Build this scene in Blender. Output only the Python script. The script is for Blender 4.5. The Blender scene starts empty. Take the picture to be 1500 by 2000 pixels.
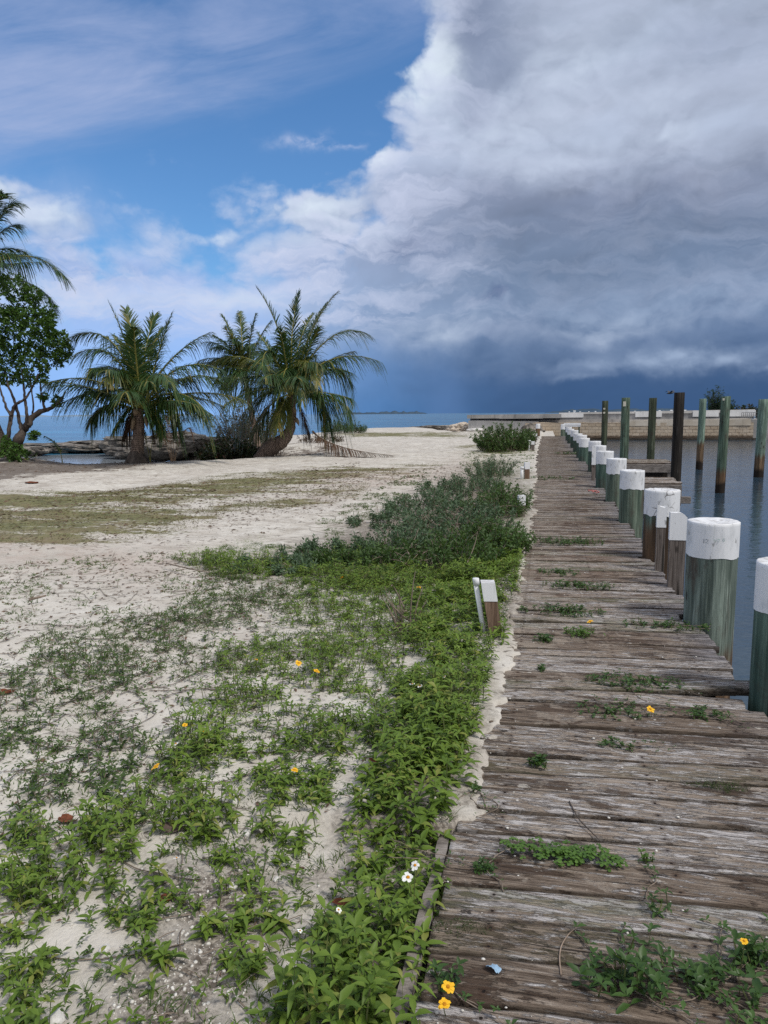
import bpy, math, random
import numpy as np
from mathutils import Vector
random.seed(7); RNG = np.random.default_rng(7)
S = bpy.context.scene
COL = S.collection
R_ = math.radians

# ------------------------------------------------------------------ camera model
F = 1430.0; H = 1.42
YAW, PITCH, ROLL = R_(12.4), R_(-7.65), R_(0.46)
_f = np.array([-math.sin(YAW)*math.cos(PITCH), math.cos(YAW)*math.cos(PITCH), math.sin(PITCH)])
_r0 = np.array([math.cos(YAW), math.sin(YAW), 0.0]); _u0 = np.cross(_r0, _f)
_r = _r0*math.cos(ROLL)-_u0*math.sin(ROLL); _u = _u0*math.cos(ROLL)+_r0*math.sin(ROLL)
CAM = np.array([0, 0, H])
def ray(px, py): return _r*(px-750)/F-_u*(py-1000)/F+_f
def at(px, py, z=0.0):
    d = ray(px, py); return CAM+d*((z-H)/d[2])
def atd(px, py, depth): return CAM+ray(px, py)*depth
def atX(px, py, X):
    d = ray(px, py); return CAM+d*(X/d[0])
def depth_of(p): return float((np.asarray(p)-CAM) @ _f)

cd = bpy.data.cameras.new('camera'); cam = bpy.data.objects.new('camera', cd); COL.objects.link(cam)
from mathutils import Matrix
M = Matrix(((_r[0], _u[0], -_f[0], 0), (_r[1], _u[1], -_f[1], 0), (_r[2], _u[2], -_f[2], H), (0, 0, 0, 1)))
cam.matrix_world = M
cd.sensor_fit = 'VERTICAL'; cd.sensor_height = 24; cd.lens = F/2000*24
cd.clip_start = 0.05; cd.clip_end = 20000
S.camera = cam
S.view_settings.view_transform = 'Standard'; S.view_settings.look = 'None'
S.view_settings.exposure = 0.0; S.view_settings.gamma = 1
S.render.engine = 'CYCLES'
S.cycles.max_bounces = 6; S.cycles.transparent_max_bounces = 6
S.cycles.use_denoising = False
S.render.filter_size = 1.15

def lin(*c):
    if len(c) == 1: c = c[0]
    o = []
    for v in c:
        v = v/255.0
        o.append(v/12.92 if v <= 0.04045 else ((v+0.055)/1.055)**2.4)
    return tuple(o)+(1.0,)

# ------------------------------------------------------------------ numpy noise
def _hash(ix, iy, seed):
    n = (ix.astype(np.int64)*374761393+iy.astype(np.int64)*668265263+seed*1442695041) & 0x7fffffff
    n = (n ^ (n >> 13))*1274126177 & 0x7fffffff
    return ((n ^ (n >> 16)) & 0xffff)/65535.0
def vnoise(x, y, seed=0):
    x = np.asarray(x, float); y = np.asarray(y, float)
    ix = np.floor(x); iy = np.floor(y); fx = x-ix; fy = y-iy
    fx = fx*fx*(3-2*fx); fy = fy*fy*(3-2*fy)
    ix = ix.astype(np.int64); iy = iy.astype(np.int64)
    a = _hash(ix, iy, seed); b = _hash(ix+1, iy, seed); c = _hash(ix, iy+1, seed); d = _hash(ix+1, iy+1, seed)
    return (a*(1-fx)+b*fx)*(1-fy)+(c*(1-fx)+d*fx)*fy
def fbm(x, y, oct=4, seed=0):
    s = 0; a = 0.5; t = 0
    for k in range(oct):
        s = s+a*vnoise(np.asarray(x)*2**k, np.asarray(y)*2**k, seed+k*17); t += a; a *= 0.5
    return s/t
def sstep(a, b, x):
    t = np.clip((np.asarray(x, float)-a)/(b-a), 0, 1); return t*t*(3-2*t)
def sdpoly(x, y, poly):
    """signed distance in metres, positive inside"""
    x = np.asarray(x, float); y = np.asarray(y, float)
    P = np.asarray(poly, float)[:, :2]; n = len(P)
    d = np.full(x.shape, 1e18); ins = np.zeros(x.shape, bool)
    for i in range(n):
        ax, ay = P[i]; bx, by = P[(i+1) % n]
        ex, ey = bx-ax, by-ay
        t = np.clip(((x-ax)*ex+(y-ay)*ey)/(ex*ex+ey*ey+1e-12), 0, 1)
        d = np.minimum(d, (x-ax-t*ex)**2+(y-ay-t*ey)**2)
        c = ((ay > y) != (by > y)) & (x < (bx-ax)*(y-ay)/((by-ay) if by != ay else 1e-12)+ax)
        ins ^= c
    d = np.sqrt(d)
    return np.where(ins, d, -d)
def wpoly(pts): return [at(max(min(p[0], 3000), -1500), p[1], 0.0)[:2] for p in pts]

# ------------------------------------------------------------------ node DSL
class V:
    def __init__(s, g, sock): s.g = g; s.s = sock
    def __add__(a, b): return a.g.m('ADD', a, b)
    __radd__ = __add__
    def __mul__(a, b): return a.g.m('MULTIPLY', a, b)
    __rmul__ = __mul__
    def __sub__(a, b): return a.g.m('SUBTRACT', a, b)
    def __rsub__(a, b): return a.g.m('SUBTRACT', b, a)
    def __truediv__(a, b): return a.g.m('DIVIDE', a, b)
class G:
    def __init__(s, tree): s.t = tree; s.N = tree.nodes; s.N.clear()
    def set(s, inp, v):
        if isinstance(v, V): s.t.links.new(v.s, inp)
        elif v is not None:
            if hasattr(inp.default_value, '__len__'):
                n = len(inp.default_value)
                if not hasattr(v, '__len__'): v = (v,)*n
                v = tuple(v)
                if len(v) < n: v = v+(1.0,)*(n-len(v))
                inp.default_value = v[:n]
            else: inp.default_value = v
    def node(s, typ, out=0, props=None, **ins):
        n = s.N.new(typ)
        for k, v in (props or {}).items(): setattr(n, k, v)
        for k, v in ins.items():
            key = k.replace('_', ' ')
            inp = n.inputs[int(k[1:])] if k[0] == 'i' and k[1:].isdigit() else n.inputs[key]
            s.set(inp, v)
        return V(s, n.outputs[out])
    def m(s, op, a, b=0.0, c=0.0, clamp=False):
        n = s.N.new('ShaderNodeMath'); n.operation = op; n.use_clamp = clamp
        s.set(n.inputs[0], a); s.set(n.inputs[1], b)
        if len(n.inputs) > 2: s.set(n.inputs[2], c)
        return V(s, n.outputs[0])
    def clamp(s, a): return s.m('ADD', a, 0.0, clamp=True)
    def ss(s, a, b, x):
        n = s.N.new('ShaderNodeMapRange'); n.interpolation_type = 'SMOOTHSTEP'
        s.set(n.inputs[0], x); s.set(n.inputs[1], a); s.set(n.inputs[2], b)
        return V(s, n.outputs[0])
    def mix(s, f, a, b, mode='MIX'):
        n = s.N.new('ShaderNodeMix'); n.data_type = 'RGBA'; n.blend_type = mode
        s.set(n.inputs[0], f); s.set(n.inputs[6], a); s.set(n.inputs[7], b)
        return V(s, n.outputs[2])
    def ramp(s, f, stops, interp='LINEAR'):
        n = s.N.new('ShaderNodeValToRGB'); e = n.color_ramp.elements; n.color_ramp.interpolation = interp
        stops = sorted(stops, key=lambda q: q[0])
        while len(e) < len(stops): e.new(0.5)
        for el, (p, c) in zip(e, stops):
            el.position = p
            el.color = (c, c, c, 1) if not hasattr(c, '__len__') else (tuple(c)+(1.0,))[:4]
        s.set(n.inputs[0], f); return V(s, n.outputs[0])
    def noise(s, vec, scale=1.0, detail=4.0, rough=0.55, dist=0.0, out=0, ntype=None):
        n = s.N.new('ShaderNodeTexNoise'); n.noise_dimensions = '3D'
        if ntype: n.noise_type = ntype
        s.set(n.inputs['Vector'], vec); n.inputs['Scale'].default_value = scale
        n.inputs['Detail'].default_value = detail; n.inputs['Roughness'].default_value = rough
        n.inputs['Distortion'].default_value = dist
        return V(s, n.outputs[out])
    def vor(s, vec, scale=1.0, feature='F1', out=0, detail=0.0, rough=0.5, smooth=None, rnd=1.0):
        n = s.N.new('ShaderNodeTexVoronoi'); n.feature = feature
        s.set(n.inputs['Vector'], vec); n.inputs['Scale'].default_value = scale
        if 'Detail' in n.inputs: n.inputs['Detail'].default_value = detail; n.inputs['Roughness'].default_value = rough
        if smooth is not None and 'Smoothness' in n.inputs: n.inputs['Smoothness'].default_value = smooth
        n.inputs['Randomness'].default_value = rnd
        return V(s, n.outputs[out])
    def comb(s, x, y, z): return s.node('ShaderNodeCombineXYZ', i0=x, i1=y, i2=z)
    def sep(s, v):
        n = s.N.new('ShaderNodeSeparateXYZ'); s.set(n.inputs[0], v); return [V(s, o) for o in n.outputs]
    def vm(s, op, a, b=None, scale=None):
        n = s.N.new('ShaderNodeVectorMath'); n.operation = op; s.set(n.inputs[0], a)
        if b is not None: s.set(n.inputs[1], b)
        if scale is not None: s.set(n.inputs['Scale'], scale)
        return V(s, n.outputs['Value'] if op == 'DOT_PRODUCT' else n.outputs[0])
    def attr(s, name, out=2):
        n = s.N.new('ShaderNodeAttribute'); n.attribute_name = name; return V(s, n.outputs[out])
    def obj(s): return V(s, s.N.new('ShaderNodeTexCoord').outputs['Object'])
    def geo(s, out): return V(s, s.N.new('ShaderNodeNewGeometry').outputs[out])
    def curve(s, x, pts):
        n = s.N.new('ShaderNodeFloatCurve'); c = n.mapping.curves[0]
        n.mapping.use_clip = False
        c.points[0].location = pts[0]; c.points[1].location = pts[-1]
        for p in pts[1:-1]: c.points.new(*p)
        n.mapping.update(); s.set(n.inputs['Value'], x); return V(s, n.outputs[0])
    def bump(s, h, strength=0.5, dist=0.01):
        n = s.N.new('ShaderNodeBump'); n.inputs['Strength'].default_value = strength; n.inputs['Distance'].default_value = dist
        s.set(n.inputs['Height'], h); return V(s, n.outputs[0])
    def principled(s, color, rough=0.8, normal=None, spec=0.3, **kw):
        n = s.N.new('ShaderNodeBsdfPrincipled'); s.set(n.inputs['Base Color'], color); s.set(n.inputs['Roughness'], rough)
        s.set(n.inputs['Specular IOR Level'], spec)
        if normal is not None: s.set(n.inputs['Normal'], normal)
        for k, v in kw.items(): s.set(n.inputs[k.replace('_', ' ')], v)
        return V(s, n.outputs[0])
    def out(s, sh, disp=None):
        o = s.N.new('ShaderNodeOutputMaterial'); s.t.links.new(sh.s, o.inputs[0])
def mat(name):
    m = bpy.data.materials.new(name); m.use_nodes = True; return m, G(m.node_tree)

# ------------------------------------------------------------------ object helpers
def mesh_np(name, verts, faces, mats=None, parent=None, smooth=True, matidx=None, attrs=None, loc=None):
    """verts (N,3) ; faces: (M,k) int array or list of lists"""
    me = bpy.data.meshes.new(name)
    verts = np.asarray(verts, np.float32)
    if isinstance(faces, np.ndarray):
        nf, k = faces.shape
        me.vertices.add(len(verts)); me.vertices.foreach_set('co', verts.ravel())
        me.loops.add(nf*k); me.loops.foreach_set('vertex_index', faces.astype(np.int32).ravel())
        me.polygons.add(nf); me.polygons.foreach_set('loop_start', np.arange(0, nf*k, k, dtype=np.int32))
        me.polygons.foreach_set('loop_total', np.full(nf, k, np.int32))
        me.update(calc_edges=True)
    else:
        me.from_pydata([tuple(map(float, v)) for v in verts], [], [list(map(int, f)) for f in faces]); me.update()
    if smooth: me.polygons.foreach_set('use_smooth', np.ones(len(me.polygons), bool))
    if matidx is not None: me.polygons.foreach_set('material_index', np.asarray(matidx, np.int32))
    for k, a in (attrs or {}).items():
        at_ = me.attributes.new(k, 'FLOAT', 'POINT'); at_.data.foreach_set('value', np.asarray(a, np.float32))
    for mm in (mats if isinstance(mats, (list, tuple)) else [mats]):
        if mm: me.materials.append(mm)
    o = bpy.data.objects.new(name, me); COL.objects.link(o)
    if parent: o.parent = parent
    if loc is not None: o.location = loc
    return o
def tag(o, label=None, cat=None, group=None, kind=None):
    if label: o['label'] = label
    if cat: o['category'] = cat
    if group: o['group'] = group
    if kind: o['kind'] = kind
    return o
def empty(name, loc, label, cat, group=None):
    o = bpy.data.objects.new(name, None); COL.objects.link(o); o.location = tuple(map(float, loc)); o.empty_display_size = 0.1
    return tag(o, label, cat, group)

class MB:
    """collects verts + faces; positions absolute unless off is given at build"""
    def __init__(s): s.v = []; s.f = []; s.n = 0; s.mi = []; s.m = 0
    def add(s, v, f):
        v = np.asarray(v, float).reshape(-1, 3); s.v.append(v)
        for q in f: s.f.append([int(i)+s.n for i in q]); s.mi.append(s.m)
        s.n += len(v); return s
    def box(s, c, size, rz=0.0, ry=0.0, bevel=0.0):
        sx, sy, sz = [q/2 for q in size]
        b = bevel
        if b <= 0:
            v = np.array([[x, y, z] for z in (-sz, sz) for x, y in ((-sx, -sy), (sx, -sy), (sx, sy), (-sx, sy))])
            f = [[3, 2, 1, 0], [4, 5, 6, 7], [0, 1, 5, 4], [1, 2, 6, 5], [2, 3, 7, 6], [3, 0, 4, 7]]
        else:
            ring = lambda ix, iy, z: [[-ix, -iy+b, z], [-ix+b, -iy, z], [ix-b, -iy, z], [ix, -iy+b, z], [ix, iy-b, z], [ix-b, iy, z], [-ix+b, iy, z], [-ix, iy-b, z]]
            v = np.array(ring(sx-b, sy-b, -sz)+ring(sx, sy, -sz+b)+ring(sx, sy, sz-b)+ring(sx-b, sy-b, sz))
            f = [[7, 6, 5, 4, 3, 2, 1, 0], [24, 25, 26, 27, 28, 29, 30, 31]]
            for k in range(3):
                for i in range(8): f.append([k*8+i, k*8+(i+1) % 8, k*8+8+(i+1) % 8, k*8+8+i])
        if ry:
            c_, s_ = math.cos(ry), math.sin(ry); v = v @ np.array([[c_, 0, -s_], [0, 1, 0], [s_, 0, c_]])
        if rz:
            c_, s_ = math.cos(rz), math.sin(rz); v = v @ np.array([[c_, s_, 0], [-s_, c_, 0], [0, 0, 1]])
        return s.add(v+np.asarray(c, float), f)
    def tube(s, pts, radii, sides=6, cap=True):
        pts = np.asarray(pts, float); n = len(pts)
        if not hasattr(radii, '__len__'): radii = [radii]*n
        tg = np.gradient(pts, axis=0); tg /= np.linalg.norm(tg, axis=1)[:, None]+1e-9
        ref = np.array([0.13, 0.97, 0.2]) if abs(tg[0][2]) > 0.7 else np.array([0, 0, 1.0])
        V_ = []; F_ = []
        for i in range(n):
            a = np.cross(tg[i], ref); a /= np.linalg.norm(a)+1e-9; b = np.cross(tg[i], a)
            for k in range(sides):
                w = 2*math.pi*k/sides; V_.append(pts[i]+radii[i]*(a*math.cos(w)+b*math.sin(w)))
        for i in range(n-1):
            for k in range(sides): F_.append([i*sides+k, i*sides+(k+1) % sides, (i+1)*sides+(k+1) % sides, (i+1)*sides+k])
        if cap: F_.append(list(range(sides))[::-1]); F_.append([(n-1)*sides+k for k in range(sides)])
        return s.add(V_, F_)
    def build(s, name, mats, parent=None, smooth=False, off=None, loc=None):
        v = np.concatenate(s.v)
        if off is not None: v = v-np.asarray(off, float)
        return mesh_np(name, v, s.f, mats, parent, smooth, s.mi if s.m else None, loc=loc)

def unit(a): a = np.asarray(a, float); return a/(np.linalg.norm(a, axis=-1, keepdims=True)+1e-9)
LANCE = lambda t: np.clip(np.sin(np.pi*np.clip(t, 0, 1)**0.75)**0.9, 0.0, 1)
def leaf_arrays(pos, d, up, L, W, droop, segs=3, fold=0.25, prof=LANCE, base_w=0.06):
    pos = np.asarray(pos, float); N = len(pos); d = unit(d); side = unit(np.cross(d, up)); nrm = np.cross(side, d)
    L = np.broadcast_to(L, (N,)); W = np.broadcast_to(W, (N,)); droop = np.broadcast_to(droop, (N,))
    vs = []
    for k in range(segs+1):
        t = k/segs; w = max(float(prof(t)), base_w if k == 0 else 0.02)
        c = pos+d*(L*t)[:, None]; c = c.copy(); c[:, 2] -= droop*L*t*t
        h = side*(W*0.5*w)[:, None]; q = nrm*(W*0.5*w*fold)[:, None]
        vs += [c-h+q, c-q*0.4, c+h+q]
    v = np.stack(vs, 1); K = 3*(segs+1)
    f = []
    for k in range(segs):
        a = 3*k
        f += [[a, a+1, a+4, a+3], [a+1, a+2, a+5, a+4]]
    f = np.array(f)
    faces = (np.arange(N)[:, None, None]*K+f[None]).reshape(-1, 4)
    return v.reshape(-1, 3), faces
class Cloud:
    def __init__(s): s.v = []; s.f = []; s.n = 0; s.mi = []
    def add(s, v, f, mi=0):
        if len(v) == 0: return
        s.v.append(v); s.f.append(f+s.n); s.n += len(v); s.mi.append(np.full(len(f), mi))
    def build(s, name, mats, parent=None, off=None, smooth=True):
        v = np.concatenate(s.v)
        if off is not None: v = v-np.asarray(off, float)
        return mesh_np(name, v, np.concatenate(s.f), mats, parent, smooth, np.concatenate(s.mi))
def tube_arrays(pts, radii, sides=5):
    b = MB(); b.tube(pts, radii, sides, cap=False)
    return np.concatenate(b.v), np.array(b.f)
def bez(p0, p1, p2, n):
    t = np.linspace(0, 1, n)[:, None]
    return (1-t)**2*np.asarray(p0)+2*t*(1-t)*np.asarray(p1)+t*t*np.asarray(p2)

# ------------------------------------------------------------------ world: sky and clouds (all in world directions)
SUN_EL, SUN_AZ = R_(56), R_(118)          # azimuth clockwise from +Y
def build_world():
    w = bpy.data.worlds.new('World'); S.world = w; w.use_nodes = True
    g = G(w.node_tree)
    d = V(g, g.N.new('ShaderNodeTexCoord').outputs['Generated'])
    dx, dy, dz = g.sep(d)
    rx, ry = math.cos(YAW), math.sin(YAW)
    a_r = dx*rx+dy*ry; a_f = dy*rx-dx*ry
    az0 = g.m('ARCTAN2', a_r, a_f); el0 = g.m('ARCSINE', dz)
    def sk(px, py):
        q = unit(ray(px, py)); r_ = q[0]*rx+q[1]*ry; f_ = q[1]*rx-q[0]*ry
        return math.atan2(r_, f_), math.asin(q[2])
    # warp
    n1 = g.noise(d, 7.0, 6, 0.55, out=1); wx, wy, wz = g.sep(n1)
    n2 = g.noise(d, 26.0, 5, 0.6, out=1); ux, uy, uz = g.sep(n2)
    az = az0+(wx-0.5)*0.11+(ux-0.5)*0.03
    el = el0+(wy-0.5)*0.09+(uy-0.5)*0.026
    # billow fields
    dstr = g.comb(dx, dy, dz*1.7)
    dw = g.vm('ADD', dstr, g.vm('SCALE', n1, scale=0.10))
    def billow(vec):
        tot = None
        for sc, am in ((5.0, .50), (11.0, .27), (24.0, .13), (52.0, .06)):
            q = g.m('ABSOLUTE', g.noise(vec, sc, 0.0)*2.0-1.0)*(am*2.2)
            tot = q if tot is None else tot+q
        return tot
    B0 = billow(dw)
    lightdir = unit(_r0*-0.5+np.array([0, 0, 1.0]))*0.018
    B1 = billow(g.vm('ADD', dw, tuple(lightdir)))
    relief = (B0-B1)*1.5                      # lit from above and left
    fb = g.noise(dw, 5.0, 9, 0.58)
    fb2 = g.noise(dw, 15.0, 7, 0.55)
    # nishita base
    n = g.N.new('ShaderNodeTexSky'); n.sky_type = 'NISHITA'; n.sun_disc = False
    n.sun_elevation = SUN_EL; n.sun_rotation = SUN_AZ; n.altitude = 0; n.air_density = 1.0; n.dust_density = 0.6; n.ozone_density = 2.0
    nis = V(g, n.outputs[0])
    STR = 0.1
    sky = g.vm('MULTIPLY', nis, (0.68, 1.06, 1.38))
    k10 = lambda c: tuple(q/STR for q in lin(*c)[:3])
    E0, E1 = sk(750, 806)[1], sk(750, -60)[1]
    def eln(py): return min(max((sk(750, py)[1]-E0)/(E1-E0), 0), 1)
    en = g.clamp((el-E0)*(1.0/(E1-E0)))
    en_soft = g.clamp((el0-E0+(wy-0.5)*0.03)*(1.0/(E1-E0)))
    def column(stops, e):
        c = g.ramp(e, [(eln(py), tuple(q for q in lin(*c)[:3])) for py, c in stops])
        return g.vm('SCALE', c, scale=1.0/STR)
    right = column([(-60, (182, 187, 208)), (60, (166, 172, 192)), (130, (160, 167, 188)), (220, (182, 187, 207)), (300, (176, 182, 203)), (350, (162, 168, 190)), (410, (132, 139, 162)), (480, (118, 130, 156)),
                    (560, (112, 128, 157)), (610, (112, 130, 162)), (670, (98, 118, 153)), (700, (80, 102, 138)), (735, (66, 91, 130)), (804, (62, 88, 127))], en)
    midc = column([(-60, (160, 170, 200)), (150, (168, 178, 206)), (300, (182, 189, 213)), (400, (174, 182, 210)), (480, (152, 163, 193)), (560, (154, 169, 201)), (650, (132, 154, 192)), (720, (108, 140, 188)),
                   (804, (86, 126, 178))], en)
    left = column([(-60, (190, 200, 225)), (400, (186, 196, 222)), (470, (165, 181, 218)), (540, (158, 178, 222)), (590, (186, 199, 232)), (630, (160, 185, 232)), (720, (148, 183, 238)), (804, (138, 178, 234))], en_soft)
    f_mr = g.ss(sk(620, 500)[0], sk(1080, 500)[0], az)
    f_lm = g.ss(sk(350, 500)[0], sk(760, 500)[0], az)
    mass = g.mix(f_mr, g.mix(f_lm, left, midc), right)
    # top boundary of the big cloud as a function of azimuth
    A0, A1 = -1.2, 1.2
    pts = [(-100, 362), (40, 395), (150, 440), (230, 455), (330, 450), (430, 446), (520, 430), (590, 398), (660, 368), (725, 305), (780, 215), (825, 140), (890, 40), (950, -60), (1010, -200)]
    cp = [(0.0, (sk(-100, 380)[1]))]
    for px, py in pts:
        a, e = sk(px, py); cp.append(((a-A0)/(A1-A0), e))
    cp.append((1.0, 0.9))
    elb = g.curve((az-A0)*(1/(A1-A0)), cp)
    s = elb-el+(B0-0.48)*0.16+(fb2-0.5)*0.12+(fb-0.49)*0.22-0.012
    def lobe(px, py, rx_, ry_, warp=True):
        a, e = sk(px, py); aa, ee = (az, el) if warp else (az0, el0)
        q = g.m('POWER', (aa-a)*(F/rx_), 2.0)+g.m('POWER', (ee-e)*(F/ry_), 2.0)
        return g.m('EXPONENT', q*-1.0)
    puffs = [(842, 128, 46, 62, 1.0), (800, 185, 36, 40, .9), (738, 312, 30, 18, .8), (620, 418, 70, 20, .8), (395, 446, 50, 13, .7), (105, 420, 80, 22, .7), (30, 392, 60, 24, .6)]
    pl = None
    for px, py, a, b, k in puffs:
        q = lobe(px, py, a, b)*k; pl = q if pl is None else g.m('MAXIMUM', pl, q)
    s = s+pl*0.085-lobe(190, 505, 45, 32)*0.07+(1.0-f_lm)*0.012
    # behind the camera the cloud is a generic broken layer
    soft = 0.026+0.016*(1.0-f_lm)+g.ss(0.35, 0.7, fb)*0.06
    mask = g.ss(soft*-1.0, soft, s)
    edge = (1.0-g.ss(0.0, 0.10, s))
    cum = g.ss(sk(750, 640)[1], sk(750, 380)[1], el0)             # strong relief only in the upper cloud
    kk = 0.09+0.17*cum
    shade = 1.06+relief*kk*0.9+(g.noise(dw, 2.6, 3, .5)-.5)*.22+(fb-0.48)*(0.15+0.10*cum)+(fb2-0.48)*0.15*(0.35+cum)
    mass = g.vm('SCALE', mass, scale=g.m('MAXIMUM', shade, 0.35))
    white = tuple(q/STR for q in lin(232, 237, 248)[:3])
    bright = g.clamp(pl*1.25*(0.55+relief*0.9+(fb2-0.4)*1.2)+edge*0.22*(B0-0.2+relief)*cum)
    mass = g.mix(bright, mass, white)
    # light banks, low shelves and the rain shaft in the storm
    shelf = lobe(1300, 600, 300, 40)*1.15+lobe(1340, 700, 270, 22)*1.15+lobe(850, 620, 120, 40)*.5+lobe(1130, 735, 70, 9)*0.5+lobe(1190, 250, 330, 50)*0.15
    mass = g.mix(g.clamp(shelf*(0.30+(fb2-0.40)*1.6+relief*0.6)), mass, tuple(q/STR for q in lin(158, 172, 200)[:3]))
    dark = lobe(800, 478, 65, 22)*0.9+lobe(962, 578, 26, 12)*0.9+lobe(1200, 410, 330, 45)*0.22+lobe(1000, 120, 60, 60)*0.3
    mass = g.mix(g.clamp(dark*(0.25+fb2*0.9)), mass, tuple(q/STR for q in lin(92, 108, 146)[:3]))
    puff2 = lobe(1010, 205, 95, 50)*.7+lobe(1310, 240, 60, 60)*.7+lobe(880, 268, 120, 26)*.7+lobe(1140, 115, 85, 45)*.6+lobe(1060, 320, 150, 30)*.5+lobe(640, 440, 120, 36)*.8+lobe(400, 480, 150, 30)*.6+lobe(450, 575, 110, 18)*.8+lobe(180, 590, 60, 12)*.7+lobe(860, 640, 90, 30)*.45+lobe(1180, 640, 110, 26)*.4
    mass = g.mix(g.clamp(puff2*(0.25+(fb2-0.42)*1.8+relief*.9)), mass, tuple(q/STR for q in lin(216, 221, 238)[:3]))
    grey2 = lobe(985, 90, 80, 70)*.8+lobe(915, 30, 60, 80)*1.2+lobe(905, 200, 45, 45)*.9+lobe(870, 240, 40, 20)*.4+lobe(1400, 130, 100, 60)*.5+lobe(920, 380, 130, 26)*.5
    mass = g.mix(g.clamp(grey2*(0.2+fb2*.7)), mass, tuple(q/STR for q in lin(132, 141, 168)[:3]))
    mass = g.vm('MULTIPLY', mass, (0.94, 1.01, 1.02))
    stripes = g.noise(g.comb(az*5.0, el*19.0, 0.0), 1.6, 8, 0.62, dist=0.7)
    mass = g.mix(g.clamp((stripes-0.43)*4.5)*(1.0-f_mr*0.8)*g.ss(sk(750, 700)[1], sk(750, 600)[1], el0)*0.85, mass, tuple(q/STR for q in lin(206, 214, 238)[:3]))
    shaft = g.ss(0, 1, lobe(870, 800, 45, 90, False))*0.35
    mass = g.mix(shaft, mass, tuple(q/STR for q in lin(100, 134, 184)[:3]))
    # thin high streaks, upper left
    t = az0*0.94-el0*0.34; v_ = el0*0.94+az0*0.34
    p = g.comb(az0*2.2+el0*0.9, (el0-az0*0.22)*9.0, 0.3)
    wn = g.noise(p, 1.7, 8, 0.6, dist=0.6)
    wn2 = g.noise(g.comb(az0*5.0, (el0-az0*0.22)*22.0, 1.3), 1.5, 6, 0.6, dist=0.4)
    eb = sk(0, 335)[1]; a_l = sk(0, 335)[0]; eb2 = sk(850, 85)[1]; a_r2 = sk(850, 85)[0]
    low = el0-((az0-a_l)*((eb2-eb)/(a_r2-a_l))+eb)+(wn-0.5)*0.06
    wis = g.ss(-0.015, 0.075, low)*g.clamp(0.25+(wn-0.38)*2.0+(wn2-0.5)*0.8)*(1.0-0.55*g.ss(sk(400, 90)[1], sk(400, -60)[1], el0))
    sky = g.mix(g.clamp(wis*0.85), sky, tuple(q/STR for q in lin(172, 186, 222)[:3]))
    wl = lobe(620, 272, 60, 13)*g.ss(0.45, 0.62, fb2)+lobe(90, 405, 130, 40)*0.5*fb
    sky = g.mix(g.clamp(wl), sky, tuple(q/STR for q in lin(190, 202, 232)[:3]))
    col = g.mix(mask, sky, mass)
    # bright cloud layer added overhead and behind, out of frame, to light the ground
    up = g.ss(R_(33), R_(55), el0)
    back = g.ss(0.25, -0.35, a_f)*g.ss(-0.02, 0.1, el0)
    over = g.m('MAXIMUM', up, back)
    deckc = g.vm('SCALE', g.mix(fb, (0.78, 0.84, 0.98, 1), (1.12, 1.12, 1.14, 1)), scale=SKYTOP/STR)
    col = g.mix(over*0.95, col, deckc)
    # below the horizon: dull sea colour
    col = g.mix(g.ss(-0.004, -0.03, el0), col, tuple(q/STR for q in lin(60, 95, 130)[:3]))
    bg = g.N.new('ShaderNodeBackground'); g.set(bg.inputs[0], col); bg.inputs[1].default_value = STR
    o = g.N.new('ShaderNodeOutputWorld'); w.node_tree.links.new(bg.outputs[0], o.inputs[0])
    w.cycles.sampling_method = 'MANUAL'; w.cycles.sample_map_resolution = 512
    return w
SKYTOP = 0.66
build_world()
sl = bpy.data.lights.new('sun', 'SUN'); sl.energy = 2.4; sl.angle = R_(9); sl.color = (1.0, 0.95, 0.87)
so = bpy.data.objects.new('sun', sl); COL.objects.link(so)
_sd = Vector((math.sin(SUN_AZ)*math.cos(SUN_EL), math.cos(SUN_AZ)*math.cos(SUN_EL), math.sin(SUN_EL)))
so.rotation_euler = _sd.to_track_quat('Z', 'Y').to_euler(); so.location = (0, 0, 60)

# ------------------------------------------------------------------ layout masks (world polygons)
SEA_Z = -0.8
def az_at(px, depth, z=SEA_Z):
    p = CAM+ray(px, 815)*depth; return np.array([p[0], p[1]])
LAND = [(0.66, -12), (0.66, 60.9), (-5.4, 61.2), az_at(905, 66), az_at(880, 74), az_at(860, 78), az_at(780, 80), az_at(700, 80), az_at(640, 72), az_at(560, 60), az_at(470, 50),
        az_at(400, 44), az_at(345, 38), az_at(300, 33.0), at(262, 892, SEA_Z)[:2], at(242, 908, SEA_Z)[:2], at(190, 915, SEA_Z)[:2], at(120, 916, SEA_Z)[:2], at(62, 914, SEA_Z)[:2], at(20, 902, SEA_Z)[:2],
        at(-120, 900, SEA_Z)[:2], at(-600, 915, SEA_Z)[:2], (-60, 10), (-40, -12)]
P_TURF = [wpoly([(-200, 962), (0, 955), (200, 948), (330, 938), (450, 922), (600, 912), (740, 905), (880, 900), (830, 918), (720, 934), (600, 950), (470, 972), (390, 985), (440, 1003), (400, 1020), (250, 1048), (100, 1062), (-200, 1075)]),
          wpoly([(630, 846), (700, 843), (930, 843), (940, 854), (800, 852), (640, 853)]),
          wpoly([(330, 985), (560, 960), (720, 940), (700, 965), (560, 985), (400, 1000)]),
          wpoly([(880, 870), (960, 866), (1000, 884), (950, 890)])]
P_LITTER = [wpoly([(-200, 905), (0, 900), (120, 900), (240, 892), (330, 872), (480, 868), (660, 866), (640, 884), (480, 890), (350, 900), (290, 913), (160, 922), (40, 934), (-200, 945)])]
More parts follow.
